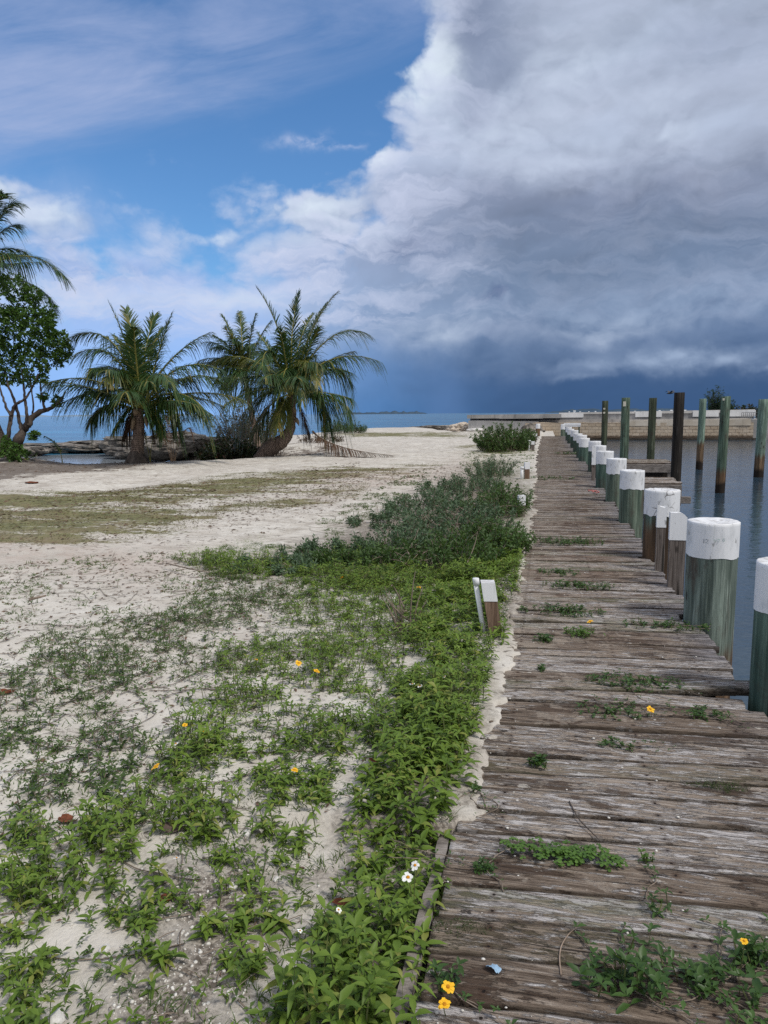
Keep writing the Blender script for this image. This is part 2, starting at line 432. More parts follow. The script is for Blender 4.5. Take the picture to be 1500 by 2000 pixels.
P_DIRT = [wpoly([(340, 1680), (460, 1660), (520, 1720), (500, 1860), (420, 1960), (200, 2000), (240, 1880), (350, 1800)]),
          wpoly([(985, 1140), (1020, 1150), (1035, 1172), (1012, 1200), (980, 1235), (960, 1200)]),
          wpoly([(700, 1640), (760, 1540), (820, 1360), (900, 1310), (880, 1600), (820, 2000), (640, 2000)]),
          wpoly([(520, 1090), (760, 1000), (960, 900), (1020, 960), (1010, 1080), (800, 1120), (560, 1120)])]
P_TRACK = [wpoly([(0, 1040), (300, 1060), (420, 1085), (260, 1130), (60, 1110), (-200, 1090)]), wpoly([(640, 925), (900, 905), (960, 880), (900, 930), (760, 950), (600, 975)])]
# leafy cover: (polygon, density, sprig height, kind)
P_COVER = [
    (wpoly([(540, 2040), (590, 1880), (680, 1700), (650, 1620), (760, 1400), (800, 1290), (780, 1180), (860, 1120), (940, 1075), (1005, 1060), (1022, 1120), (985, 1190), (975, 1250), (955, 1330), (925, 1420), (900, 1530), (882, 1610), (855, 1690), (828, 1800), (808, 2040)]), 0.82, 0.12),
    (wpoly([(-40, 2040), (-40, 1640), (80, 1590), (250, 1560), (320, 1480), (330, 1400), (430, 1350), (430, 1270), (520, 1230), (600, 1130), (860, 1120), (790, 1290), (650, 1620), (690, 1700), (600, 1880), (540, 2040)]), 0.62, 0.075),
    (wpoly([(-40, 1640), (-40, 1330), (80, 1230), (330, 1190), (420, 1110), (520, 1130), (600, 1130), (520, 1230), (430, 1270), (430, 1350), (330, 1400), (320, 1480), (250, 1560)]), 0.50, 0.05),
    (wpoly([(-40, 1330), (-40, 1100), (150, 1080), (350, 1070), (420, 1110), (330, 1190), (80, 1230)]), 0.10, 0.05),
    (wpoly([(330, 1085), (480, 1050), (560, 1060), (700, 1080), (870, 1100), (1000, 1075), (1010, 1120), (940, 1150), (850, 1155), (600, 1140), (450, 1125)]), 0.75, 0.09),
    (wpoly([(900, 885), (1040, 872), (1050, 900), (1044, 960), (1036, 1060), (1012, 1110), (960, 1080), (985, 960), (900, 905)]), 0.75, 0.12),
    (wpoly([(620, 1010), (760, 940), (830, 915), (860, 925), (780, 980), (640, 1050)]), 0.28, 0.07),
    (wpoly([(-40, 975), (160, 950), (420, 935), (420, 960), (100, 1000), (-40, 1020)]), 0.10, 0.05),
    (wpoly([(900, 862), (940, 856), (1045, 862), (1045, 890), (900, 886)]), 0.6, 0.10),
]
DECK_L, DECK_Y0, DECK_Y1, SKEW = -0.285, 0.9, 45.2, R_(4.6)
def deck_left(y): return np.interp(y, [0, 2.2, 4.5, 8, 28, 46], [-0.285, -0.275, -0.21, -0.17, -0.3, -0.25])
def deck_right(y): return np.interp(y, [0, 4, 11, 20, 33, 46], [1.02, 1.03, 1.07, 1.13, 1.18, 1.2])

PALM1 = atd(267, 906, 22.0); TREE1 = atd(22, 896, 22.8)
LANDP = np.array([p[:2] for p in LAND])
def ground_z(x, y):
    x = np.asarray(x, float); y = np.asarray(y, float)
    sd = sdpoly(x, y, LANDP)+(fbm(x*0.35, y*0.35, 3, 5)-0.5)*1.6*sstep(2, 6, np.abs(x-0.66)+0*y)
    dock = sstep(-3.0, -0.5, x)
    width = 3.2*(1-dock)+0.25*dock
    z = -1.7+sstep(-1.0, 1.0, sd/width)*1.66
    lag = sstep(-7.5, -11.0, x)*sstep(36, 31, y)                      # the beach shelves gently to the pool on the left
    zl = np.where(sd > 0, -0.84+0.80*np.clip(sd/10.5, 0, 1)**1.9, -0.84+sd*0.5)
    z = z*(1-lag)+np.maximum(zl, -1.7)*lag
    for (mx, my, mz, mr) in ((PALM1[0], PALM1[1], PALM1[2], 1.7), (TREE1[0], TREE1[1], TREE1[2], 1.9)):
        z = z+(mz+.06-z)*np.exp(-((x-mx)**2+(y-my)**2)/mr**2)*(z < mz+.06)
    base = (fbm(x*0.5, y*0.5, 3, 1)-0.5)*0.09+(fbm(x*2.3, y*2.3, 3, 2)-0.5)*0.035+(fbm(x*9, y*9, 3, 3)-0.5)*0.016
    near = sstep(0, 30, y)
    z = z+base*(0.55+1.2*near)*sstep(-0.3, 1.0, sd)
    z = z-0.05*sstep(3.0, 1.0, y)                                    # a step down beside the deck near the camera
    # sand lapping over the left deck edge
    e = deck_left(y)
    lap = 0.075*sstep(2.15, 2.6, y)*sstep(5.1, 4.6, y)+0.10*sstep(4.9, 6.0, y)*(vnoise(y*1.3, y*0+4.0, 9))
    fall = sstep(0.05, 0.11, x-(e+lap*(0.5+0.55*fbm(y*2.2, x*0, 3, 11))-0.07)+(fbm(x*11, y*11, 4, 13)-.5)*.16)
    edge_zone = sstep(-1.2, -0.05, x-e)
    tgt = 0.009+0.006*(fbm(x*14, y*14, 3, 21)-0.3)
    tgt = np.where(y < 2.35, -0.05+0.4*0, tgt)
    z = np.where(x > e-1.2, z*(1-edge_zone)+tgt*edge_zone, z)
    z = np.where(x > e-0.6, z-0.09*fall*(1-sstep(0.55, 0.75, x)), z)
    z = np.where(x > 0.62, np.minimum(z, -1.5), z)
    return z

# ------------------------------------------------------------------ materials
def m_ground():
    m, g = mat('sandy_ground'); P = g.obj()
    big = g.noise(P, 0.6, 5, 0.6); mid = g.noise(P, 4.0, 6, 0.65); fine = g.noise(P, 60, 3, 0.7); grain = g.noise(P, 260, 2, 0.6)
    sand = g.mix(g.ss(0.3, 0.7, mid), (0.50, 0.465, 0.41, 1), (0.67, 0.64, 0.585, 1))
    sand = g.mix(g.ss(0.35, 0.75, big)*0.4, sand, (0.47, 0.42, 0.375, 1))
    grit = g.noise(P, 16, 6, 0.75)
    sand = g.mix(g.ss(0.52, 0.66, grit)*g.ss(0.35, 0.6, big)*0.45, sand, (0.27, 0.235, 0.20, 1))
    sand = g.mix(g.ss(0.55, 0.75, fine)*0.30, sand, (0.34, 0.29, 0.24, 1))
    sand = g.mix(g.ss(0.6, 0.8, grain)*0.35, sand, (0.80, 0.77, 0.70, 1))
    mott = g.noise(g.vm('MULTIPLY', P, (1.0, 1.4, 1.0)), 1.7, 9, 0.78, dist=0.3)
    sand = g.mix(g.ss(0.50, 0.60, mott)*0.55*g.ss(3.0, 9.0, g.sep(P)[1]), sand, (0.30, 0.262, 0.22, 1))
    # scraps of dark organic litter scattered on the sand
    dv = g.noise(g.vm('MULTIPLY', P, (1.0, 1.6, 1.0)), 9, 6, 0.72, dist=0.8); dm = g.noise(P, 0.9, 4, 0.6)
    scraps = g.ss(0.56, 0.62, dv)*g.ss(0.34, 0.54, dm)
    sand = g.mix(scraps*0.85, sand, (0.105, 0.085, 0.068, 1))
    br = g.noise(P, 7.0, 7, 0.75)
    dirt = g.ss(0.52, -0.02, br-g.attr('dirt')*0.62)
    dcol = g.mix(g.ss(0.4, 0.65, fine), (0.105, 0.088, 0.072, 1), (0.36, 0.32, 0.275, 1))
    c = g.mix(dirt*g.ss(0.02, 0.25, g.attr('dirt')), sand, dcol)
    lit = 0.8*g.ss(0.42, 0.68, g.attr('litter')*.80+(g.noise(P, 1.3, 8, 0.75)-0.5)*2.0)*g.ss(0.03, .2, g.attr('litter'))
    c = g.mix(lit, c, g.mix(g.ss(0.35, 0.7, fine), (0.040, 0.030, 0.025, 1), (0.17, 0.125, 0.10, 1)))
    tv = g.noise(g.vm('MULTIPLY', P, (1.0, 1.0, 1.0)), 2.2, 8, 0.72)
    turf = g.ss(0.42, 0.60, g.attr('turf')*0.54+(g.noise(g.vm('MULTIPLY', P, (0.45, 1.3, 1.0)), 0.9, 8, 0.72)-0.5)*1.9+(tv-.5)*.5+(grit-.5)*.9+0.10)*g.ss(0.02, 0.2, g.attr('turf'))
    tcol = g.mix(g.ss(0.3, 0.7, g.noise(P, 5.5, 5, 0.7)), (0.080, 0.085, 0.028, 1), (0.205, 0.200, 0.080, 1))
    tcol = g.mix(g.ss(0.45, 0.6, g.noise(P, 1.1, 7, .75))*.5, tcol, (0.20, 0.15, 0.085, 1))
    tcol = g.mix(g.ss(0.5, 0.75, fine)*0.6, tcol, (0.05, 0.045, 0.02, 1))
    c = g.mix(turf*0.92, c, tcol)
    tr = g.attr('track')
    c = g.mix(tr*g.ss(0.35, 0.6, mid)*0.5, c, (0.36, 0.27, 0.22, 1))
    x, y, z = g.sep(P)
    wet = g.ss(-0.35, -0.62, z+(br-0.5)*0.3)
    c = g.mix(wet, c, g.mix(g.ss(0.35, 0.7, br), (0.07, 0.06, 0.05, 1), (0.30, 0.26, 0.21, 1)))
    h = mid*0.8+fine*0.35+grain*0.12
    g.out(g.principled(c, 0.95, g.bump(h, 0.55, 0.03), 0.15)); return m
def m_water(name, c0, c1, bstr, rough):
    m, g = mat(name); P = g.obj()
    x, y, z = g.sep(P)
    warp = g.vm('ADD', P, g.vm('SCALE', g.noise(P, 0.35, 2, 0.5, out=1), scale=1.4))
    w1 = g.noise(g.vm('MULTIPLY', warp, (0.8, 1.6, 1)), 1.1, 4, 0.6)
    w2 = g.noise(g.vm('MULTIPLY', P, (1.6, 3.4, 1)), 2.6, 3, 0.6)
    w3 = g.noise(g.vm('MULTIPLY', P, (0.05, 0.12, 1)), 1.0, 6, 0.62)
    sea = g.ss(-4.0, -14.0, x+(y-60.0)*-0.35)
    far = g.ss(62, 80, y)
    open_ = g.clamp(g.m('MAXIMUM', sea, far))
    c = g.mix(open_, g.mix(g.ss(0.35, 0.65, w3), (0.026, 0.050, 0.076, 1), (0.042, 0.074, 0.104, 1)), g.mix(g.ss(0.35, 0.65, w3), (0.004, 0.075, 0.175, 1), (0.018, 0.165, 0.30, 1)))
    shal = g.ss(90, 40, y)*sea
    c = g.mix(shal*0.35, c, (0.05, 0.20, 0.26, 1))
    crest = g.ss(0.60, 0.72, g.noise(g.vm('MULTIPLY', P, (0.25, 0.9, 1)), 1.0, 5, 0.65))*sea
    c = g.mix(crest*0.25, c, (0.12, 0.28, 0.36, 1))
    lgx, lgy = (at(150, 900, SEA_Z)[0], at(150, 900, SEA_Z)[1])
    pool = g.ss(1.25, 0.9, g.m('POWER', (x-float(lgx))*(1/7.5), 2.0)+g.m('POWER', (y-float(lgy))*(1/6.0), 2.0))
    open_ = open_*(1.0-pool)
    c = g.mix(pool, c, (0.30, 0.34, 0.38, 1))  # sky reflection of the pool painted in as a pale base colour
    h = w1*1.0+w2*0.45+w3*3.0*open_
    b = g.N.new('ShaderNodeBump'); b.inputs['Distance'].default_value = 0.10
    g.set(b.inputs['Strength'], (0.20+open_*0.75)*(1.0-pool*.3)); g.set(b.inputs['Height'], h)
    g.out(g.principled(c, g.m('ADD', 0.04, open_*0.16), V(g, b.outputs[0]), g.m('SUBTRACT', 0.45, open_*0.20), IOR=1.33)); return m
def wood_node(g, P, axis_scale, pid, tones):
    """weathered grain along local x of P; tones: dark, mid, light"""
    off = g.comb(pid*37.0, pid*91.0, pid*13.0)
    Q = g.vm('ADD', P, off)
    gr = g.noise(g.vm('MULTIPLY', Q, axis_scale), 1.0, 6, 0.68, dist=0.15)
    return Q, gr
def m_deck():
    m, g = mat('weathered_planks'); P = g.obj(); pid = g.attr('pid')
    Q = g.vm('ADD', P, g.comb(pid*37.0, pid*91.0, 0.0))
    x, y, z = g.sep(P)
    wv = g.noise(g.vm('MULTIPLY', Q, (1.8, 9.0, 6.0)), 1.0, 3, 0.5)
    Qw = g.vm('ADD', Q, g.comb(0.0, wv*0.03, 0.0))
    N = lambda sx, sy, det, ro, dist=0.0, src=Qw: g.noise(g.vm('MULTIPLY', src, (sx, sy, sy*.5)), 1.0, det, ro, dist)
    fine = N(6.0, 210.0, 4, 0.7); med = N(4.0, 75.0, 6, 0.72); flake = N(8.0, 48.0, 8, 0.78, 0.3); patch = N(3.0, 15.0, 8, 0.74, 0.4)
    low = g.noise(g.vm('MULTIPLY', g.vm('ADD', P, g.comb(pid*2.0, 0.0, 0.0)), (1.2, 2.4, 1.0)), 1.3, 6, 0.66, dist=0.5)
    tone = g.m('FRACT', pid*7.31)
    t = g.clamp((med*0.45+fine*0.35+flake*0.20-0.5)*2.4+0.52+(tone-0.5)*0.24)
    c = g.ramp(t, [(0.08, (0.026, 0.019, 0.014)), (0.28, (0.100, 0.073, 0.054)), (0.50, (0.240, 0.190, 0.150)), (0.70, (0.400, 0.342, 0.290)), (0.92, (0.58, 0.53, 0.485))])
    # reddish trodden centre
    red = g.ss(0.40, 0.62, low)*g.ss(0.75, 0.1, x)*g.ss(2.5, 6.0, y)
    c = g.mix(red*0.40, c, g.mix(fine, (0.10, 0.052, 0.034, 1), (0.31, 0.20, 0.145, 1)))
    # rotten dark brown areas with crisp ragged edges
    rot = g.ss(0.54, 0.58, patch+(low-0.5)*0.55)
    c = g.mix(rot*0.82, c, g.mix(fine, (0.020, 0.013, 0.009, 1), (0.115, 0.073, 0.050, 1)))
    # bleached sapwood flakes
    bl = g.ss(0.53, 0.57, flake+(0.5-low)*0.22+(tone-0.5)*0.10)*(1.0-rot*0.75)
    c = g.mix(bl*0.88, c, g.mix(g.ss(0.3, 0.7, fine), (0.29, 0.265, 0.255, 1), (0.66, 0.635, 0.63, 1)))
    # silver-grey sea-side ends with black lichen
    endm = g.ss(0.40, 0.85, x+(low-0.5)*0.9)*g.ss(1.6, 4.0, y)
    silver = g.ramp(g.clamp((med*0.5+fine*0.5-0.5)*2.1+0.5), [(0.12, (0.045, 0.042, 0.044)), (0.45, (0.20, 0.19, 0.20)), (0.65, (0.36, 0.35, 0.375)), (0.9, (0.56, 0.55, 0.58))])
    c = g.mix(endm*0.8, c, silver)
    blk = g.ss(0.565, 0.60, N(9.0, 42.0, 7, 0.76, 0.4, Q))*g.ss(0.40, 0.56, low+endm*0.22-0.04)
    c = g.mix(blk*0.9, c, (0.014, 0.012, 0.012, 1))
    grn = g.ss(0.74, 0.88, g.m('FRACT', pid*3.77))*g.ss(0.42, 0.6, patch)
    c = g.mix(grn*0.45, c, (0.17, 0.185, 0.105, 1))
    # sand trodden into the wood
    sv = g.noise(P, 5.5, 8, 0.75)
    sd = g.ss(0.53, 0.585, sv+g.ss(0.30, -0.28, x)*0.13*g.ss(1.8, 3.6, y)-0.05)*g.ss(0.62, 0.44, fine)
    c = g.mix(sd*0.55, c, (0.46, 0.40, 0.335, 1))
    bl2 = g.ss(0.655, 0.672, g.noise(g.vm('MULTIPLY', P, (5.0, 13.0, 1)), 1.3, 5, 0.6))
    c = g.mix(bl2*0.8, c, (0.55, 0.51, 0.455, 1))
    # nail heads with rust halos, two per board at each stringer
    v = g.attr('across'); nail = None
    for xs in (-0.12, 0.42, 0.86):
        dx = g.m('ABSOLUTE', x-(xs-0.3))
        dv = g.m('ABSOLUTE', g.m('ABSOLUTE', v-0.5)-0.27)*0.135
        q = g.m('SQRT', dx*dx+dv*dv); nail = q if nail is None else g.m('MINIMUM', nail, q)
    c = g.mix(g.ss(0.020, 0.004, nail+(fine-.5)*.012)*0.55, c, (0.06, 0.030, 0.018, 1))
    c = g.mix(g.ss(0.0052, 0.004, nail), c, (0.025, 0.018, 0.015, 1))
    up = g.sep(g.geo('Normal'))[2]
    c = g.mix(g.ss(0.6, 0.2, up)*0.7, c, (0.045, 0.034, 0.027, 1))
    c = g.mix(g.m('SUBTRACT', 1.0, g.attr('edge'))*0.78, c, (0.032, 0.024, 0.018, 1))
    crack = g.ss(0.355, 0.325, N(1.5, 52.0, 4, 0.6))
    c = g.mix(crack*0.85, c, (0.016, 0.012, 0.010, 1))
    h = med*0.7+fine*0.6+flake*0.5+bl*0.35-crack*1.2-rot*0.35
    g.out(g.principled(c, 0.88, g.bump(h, 1.0, 0.011), 0.2)); return m
def m_post(name, tone, seed, stain=0.5, rust=None, zdark=None, axis='z'):
    """vertical grain timber; tone (dark, light); rust: height below which the wood turns orange brown"""
    m, g = mat(name); P = g.obj()
    x, y, z = g.sep(P)
    Q = g.vm('ADD', P, (seed*3.7, seed*1.9, seed*5.3))
    fg = g.noise(g.vm('MULTIPLY', Q, (70.0, 70.0, 2.2)), 1.0, 4, 0.65)
    mg = g.noise(g.vm('MULTIPLY', Q, (17.0, 17.0, 0.9)), 1.0, 5, 0.62)
    bg = g.noise(g.vm('MULTIPLY', Q, (6.0, 6.0, 1.7)), 1.0, 5, 0.62, dist=0.4)
    c = g.mix(g.ss(0.36, 0.64, fg*0.5+mg*0.5), tone[0], tone[1])
    c = g.mix(g.ss(0.54, 0.68, mg)*0.45, c, tuple(min(1, q*1.7) for q in tone[1][:3])+(1,))
    c = g.mix(g.ss(0.52, 0.68, bg)*stain, c, g.mix(fg, (0.035, 0.026, 0.022, 1), (0.15, 0.115, 0.09, 1)))
    pal = g.noise(g.vm('MULTIPLY', Q, (12.0, 12.0, 1.3)), 1.0, 6, 0.7, dist=0.6)
    c = g.mix(g.ss(0.53, 0.66, pal)*g.ss(0.4, 0.6, fg)*0.6, c, tuple(min(.6, q*1.5+.07) for q in tone[1][:3])+(1,))
    spl = g.noise(g.vm('MULTIPLY', Q, (3.2, 3.2, 2.3)), 1.0, 7, 0.7, dist=0.9)
    c = g.mix(g.ss(0.56, 0.66, spl)*stain*0.85, c, g.mix(mg, (0.025, 0.018, 0.016, 1), (0.10, 0.07, 0.058, 1)))
    kn = g.vor(g.vm('MULTIPLY', Q, (5.5, 5.5, 2.6)), 1.0)
    c = g.mix(g.ss(0.13, 0.07, kn+(fg-.5)*.06)*0.8, c, (0.03, 0.024, 0.02, 1))
    c = g.mix(g.ss(0.335, 0.30, g.noise(g.vm('MULTIPLY', Q, (26.0, 26.0, 0.8)), 1.0, 2, 0.5))*0.85, c, (0.02, 0.018, 0.015, 1))
    if rust is not None:
        rr = g.ss(rust+0.10, rust-0.12, z+(mg-0.5)*0.5)
        c = g.mix(rr*0.9, c, g.mix(g.ss(0.3, 0.7, mg), (0.040, 0.022, 0.014, 1), (0.22, 0.125, 0.068, 1)))
    if zdark is not None:
        c = g.mix(g.ss(zdark+0.12, zdark-0.05, z+(bg-0.5)*0.3)*0.95, c, (0.018, 0.014, 0.012, 1))
    g.out(g.principled(c, 0.85, g.bump(fg+mg*0.8, 0.8, 0.009), 0.2)); return m
def m_paint(name, seed, dirt=0.4, crack=0.0, base=(0.78, 0.79, 0.81, 1)):
    m, g = mat(name); P = g.obj(); Q = g.vm('ADD', P, (seed*2.1, seed*3.3, seed))
    fg = g.noise(g.vm('MULTIPLY', Q, (55.0, 55.0, 3.0)), 1.0, 4, 0.6); bg = g.noise(g.vm('MULTIPLY', Q, (9.0, 9.0, 4.0)), 1.0, 6, 0.65)
    c = g.mix(g.ss(0.52, 0.78, bg)*dirt, base, (0.42, 0.44, 0.46, 1))
    c = g.mix(g.ss(0.60, 0.75, fg)*0.22, c, (0.55, 0.57, 0.60, 1))
    if crack > 0:
        v = g.vor(g.vm('MULTIPLY', Q, (13, 13, 10)), 1.0, 'DISTANCE_TO_EDGE')
        ck = g.ss(0.05, 0.015, v)*g.ss(0.48, 0.62, g.noise(Q, 7, 3))
        c = g.mix(ck*crack, c, (0.10, 0.09, 0.085, 1))
    drip = g.ss(0.60, 0.70, g.noise(g.vm('MULTIPLY', Q, (24.0, 24.0, 1.1)), 1.0, 5, 0.65))
    c = g.mix(drip*0.35*dirt*2.0, c, (0.36, 0.40, 0.36, 1))
    flk = g.ss(0.63, 0.65, g.noise(g.vm('MULTIPLY', Q, (22, 22, 9)), 1.0, 4, 0.6))
    c = g.mix(flk*0.5, c, (0.20, 0.19, 0.17, 1))
    x, y, z = g.sep(P); up = g.sep(g.geo('Normal'))[2]
    top = g.ss(0.8, 0.95, up)*g.ss(0.42, 0.6, g.noise(Q, 16, 5, 0.65))
    c = g.mix(top*0.55, c, (0.33, 0.31, 0.29, 1))
    g.out(g.principled(c, 0.55, g.bump(fg, 0.35, 0.004), 0.35)); return m
def m_leaf(name, dark, light, tip=None, rough=0.5, trans=0.25, vary=0.5, yellow=None):
    m, g = mat(name)
    rnd = g.geo('Random Per Island'); P = g.obj()
    n = g.noise(P, 3.0, 3, 0.6)
    c = g.mix(g.clamp(rnd*vary+(n-0.5)*1.1+0.5-vary*0.5), dark, light)
    if yellow: c = g.mix(g.ss(0.87, 0.95, rnd)*0.9, c, yellow)
    p = g.N.new('ShaderNodeBsdfPrincipled'); g.set(p.inputs['Base Color'], c); g.set(p.inputs['Roughness'], rough); p.inputs['Specular IOR Level'].default_value = 0.3
    t = g.N.new('ShaderNodeBsdfTranslucent'); g.set(t.inputs[0], g.mix(0.5, c, (0.20, 0.30, 0.03, 1)))
    mx = g.N.new('ShaderNodeMixShader'); mx.inputs[0].default_value = trans
    g.t.links.new(p.outputs[0], mx.inputs[1]); g.t.links.new(t.outputs[0], mx.inputs[2])
    g.out(V(g, mx.outputs[0])); return m
def m_simple(name, a, b, scale=8, rough=0.8, bump=0.3, aniso=(1, 1, 1), spec=0.25, dist=0.01):
    m, g = mat(name); P = g.vm('MULTIPLY', g.obj(), aniso)
    n = g.noise(P, scale, 6, 0.65); f = g.noise(P, scale*7, 3, 0.6)
    c = g.mix(g.clamp(g.ss(0.3, 0.7, n)*0.75+(f-0.5)*0.8+0.1), a, b)
    g.out(g.principled(c, rough, g.bump(n+f*0.5, bump, dist), spec)); return m
def m_rock():
    m, g = mat('limestone_rock'); P = g.obj()
    n = g.noise(P, 1.3, 7, 0.7); f = g.noise(P, 7, 5, 0.7); z = g.sep(P)[2]; v = g.vor(P, 4.5)
    c = g.mix(g.ss(0.35, 0.65, n), (0.085, 0.076, 0.068, 1), (0.31, 0.28, 0.245, 1))
    c = g.mix(g.ss(0.47, 0.65, f)*0.8, c, (0.05, 0.045, 0.04, 1))
    c = g.mix(g.ss(-0.35, -0.62, z+(n-0.5)*0.3)*0.85, c, (0.04, 0.034, 0.028, 1))
    g.out(g.principled(c, 0.9, g.bump(n+f*0.6+v*0.4, 0.9, 0.12), 0.2)); return m
def m_concrete(name, a, b, streak=0.4):
    m, g = mat(name); P = g.obj()
    n = g.noise(P, 0.8, 7, 0.68); st = g.noise(g.vm('MULTIPLY', P, (3.0, 3.0, 0.35)), 1.2, 6, 0.65); f = g.noise(P, 14, 4, 0.65)
    c = g.mix(g.ss(0.3, 0.7, n), a, b)
    c = g.mix(g.ss(0.52, 0.68, st)*streak, c, tuple(q*0.35 for q in a[:3])+(1,))
    c = g.mix(g.ss(0.6, 0.75, f)*0.3, c, tuple(q*0.5 for q in a[:3])+(1,))
    g.out(g.principled(c, 0.88, g.bump(n+f*0.4, 0.4, 0.03), 0.2)); return m
def m_blocks():
    m, g = mat('coral_block_wall'); P = g.obj(); x, y, z = g.sep(P)
    n = g.N.new('ShaderNodeTexBrick'); g.set(n.inputs['Vector'], g.comb(x+(g.noise(P, 3, 3)-0.5)*0.06, z+(g.noise(P, 2.2, 3)-0.5)*0.05, 0.0))
    n.inputs['Scale'].default_value = 1.0; n.inputs['Brick Width'].default_value = 0.52; n.inputs['Row Height'].default_value = 0.25; n.inputs['Mortar Size'].default_value = 0.018; n.inputs['Mortar Smooth'].default_value = 0.3
    n.inputs['Color1'].default_value = (0.40, 0.315, 0.225, 1); n.inputs['Color2'].default_value = (0.53, 0.44, 0.335, 1); n.inputs['Mortar'].default_value = (0.20, 0.15, 0.11, 1)
    bc = V(g, n.outputs[0]); bf = V(g, n.outputs[1])
    big = g.noise(P, 0.5, 6, 0.68); f = g.noise(P, 6, 6, 0.7)
    c = g.mix(g.ss(0.5, 0.62, big)*0.7, bc, (0.46, 0.38, 0.29, 1))
    c = g.mix(g.ss(0.53, 0.70, f)*0.55, c, (0.16, 0.115, 0.08, 1))
    c = g.mix(g.ss(0.35, 0.62, g.noise(g.vm('ADD', P, (9, 0, 3)), 0.35, 5, 0.6))*g.ss(0.4, 0.6, f)*0.5, c, (0.60, 0.52, 0.43, 1))
    c = g.mix(g.ss(-0.38, -0.56, z+(f-0.5)*0.35)*0.9, c, (0.075, 0.052, 0.036, 1))
    c = g.mix(g.ss(-0.60, -0.70, z+(f-0.5)*0.1), c, (0.02, 0.016, 0.014, 1))
    g.out(g.principled(c, 0.92, g.bump(f-bf*0.8, 0.7, 0.04), 0.15)); return m

MG = m_ground(); MW = m_water('sea_water', 0, 0, 0, 0); MD = m_deck(); MROCK = m_rock()
M_PAINT = [m_paint('white_paint', 1, 0.7), m_paint('white_paint', 5, 0.85), m_paint('white_paint', 9, 0.7, 0.9)]
GREEN = ((0.060, 0.082, 0.070, 1), (0.200, 0.245, 0.210, 1))
MP_GREEN = [m_post('treated_green_timber', GREEN, 1, 0.8, rust=0.62), m_post('treated_green_timber', ((0.034, 0.066, 0.052, 1), (0.115, 0.175, 0.140, 1)), 2, 0.5),
            m_post('treated_green_timber', ((0.045, 0.07, 0.055, 1), (0.15, 0.19, 0.145, 1)), 3, 0.7), m_post('treated_green_timber', ((0.032, 0.056, 0.044, 1), (0.095, 0.145, 0.112, 1)), 4, 0.5),
            m_post('treated_green_timber', ((0.036, 0.066, 0.054, 1), (0.125, 0.180, 0.148, 1)), 6, 0.6, rust=1.16)]
MP_BROWN = m_post('bare_grey_timber', ((0.075, 0.060, 0.052, 1), (0.25, 0.215, 0.195, 1)), 7, 0.45)
MP_RED = m_post('bare_brown_timber', ((0.085, 0.050, 0.033, 1), (0.27, 0.185, 0.135, 1)), 8, 0.4)
M_BEAM = m_simple('grey_beam_timber', (0.10, 0.085, 0.075, 1), (0.33, 0.295, 0.27, 1), 3.0, 0.88, 0.6, (3, 9, 9))
M_DARKBEAM = m_simple('dark_beam_timber', (0.025, 0.02, 0.017, 1), (0.09, 0.07, 0.058, 1), 3.0, 0.9, 0.5, (3, 9, 9))
M_PVC = m_simple('white_plastic_pipe', (0.70, 0.71, 0.71, 1), (0.80, 0.81, 0.82, 1), 12, 0.4, 0.1)
M_PALE = m_simple('pale_tag', (0.45, 0.43, 0.36, 1), (0.75, 0.72, 0.62, 1), 40, 0.6, 0.1)

# ------------------------------------------------------------------ ground and sea
def build_ground():
    def lines(segs):
        o = []
        for a, b, st in segs: o.append(np.arange(a, b, st))
        return np.unique(np.round(np.concatenate(o), 4))
    xs = np.concatenate([-np.geomspace(9.0, 160, 70)[::-1], np.arange(-9, -3.2, 0.09), np.arange(-3.2, -0.5, 0.045), np.arange(-0.5, 0.62, 0.02), [0.64, 0.66, 0.68, 0.7, 0.75, 0.8, 1.0, 2, 4, 8, 20, 60, 160]])
    ys = np.concatenate([[-40, -20, -10, -4, -1, 0, 0.5], np.arange(0.8, 6.5, 0.03), np.arange(6.5, 14, 0.08), np.arange(14, 36, 0.2), np.arange(36, 90, 0.6), np.geomspace(90, 300, 12)])
    X, Y = np.meshgrid(xs, ys); x = X.ravel(); y = Y.ravel()
    z = ground_z(x, y)
    nx, ny = len(xs), len(ys)
    i = np.arange(ny-1)[:, None]*nx+np.arange(nx-1)[None]
    f = np.stack([i, i+1, i+1+nx, i+nx], -1).reshape(-1, 4)
    dist = np.hypot(x, y)
    soft = 0.10+0.06*dist
    def mask(polys, k=1.0):
        o = np.zeros(len(x))
        for p in polys:
            b = soft*k
            o = np.maximum(o, np.clip((sdpoly(x, y, p)+b)/(2*b), 0, 1))
        return o
    attrs = dict(turf=mask(P_TURF), litter=mask(P_LITTER), dirt=mask(P_DIRT), track=mask(P_TRACK))
    o = mesh_np('ground', np.stack([x, y, z], 1), f, MG, smooth=True, attrs=attrs)
    tag(o, 'pale sandy ground with brown turf bands beside the boardwalk', None, None, 'structure')
    s = 9000.0
    o = mesh_np('sea', [(-s, -60, SEA_Z), (s, -60, SEA_Z), (s, s, SEA_Z), (-s, s, SEA_Z)], [[0, 1, 2, 3]], MW, smooth=False)
    tag(o, 'blue sea and grey harbour water', None, None, 'structure')
build_ground()

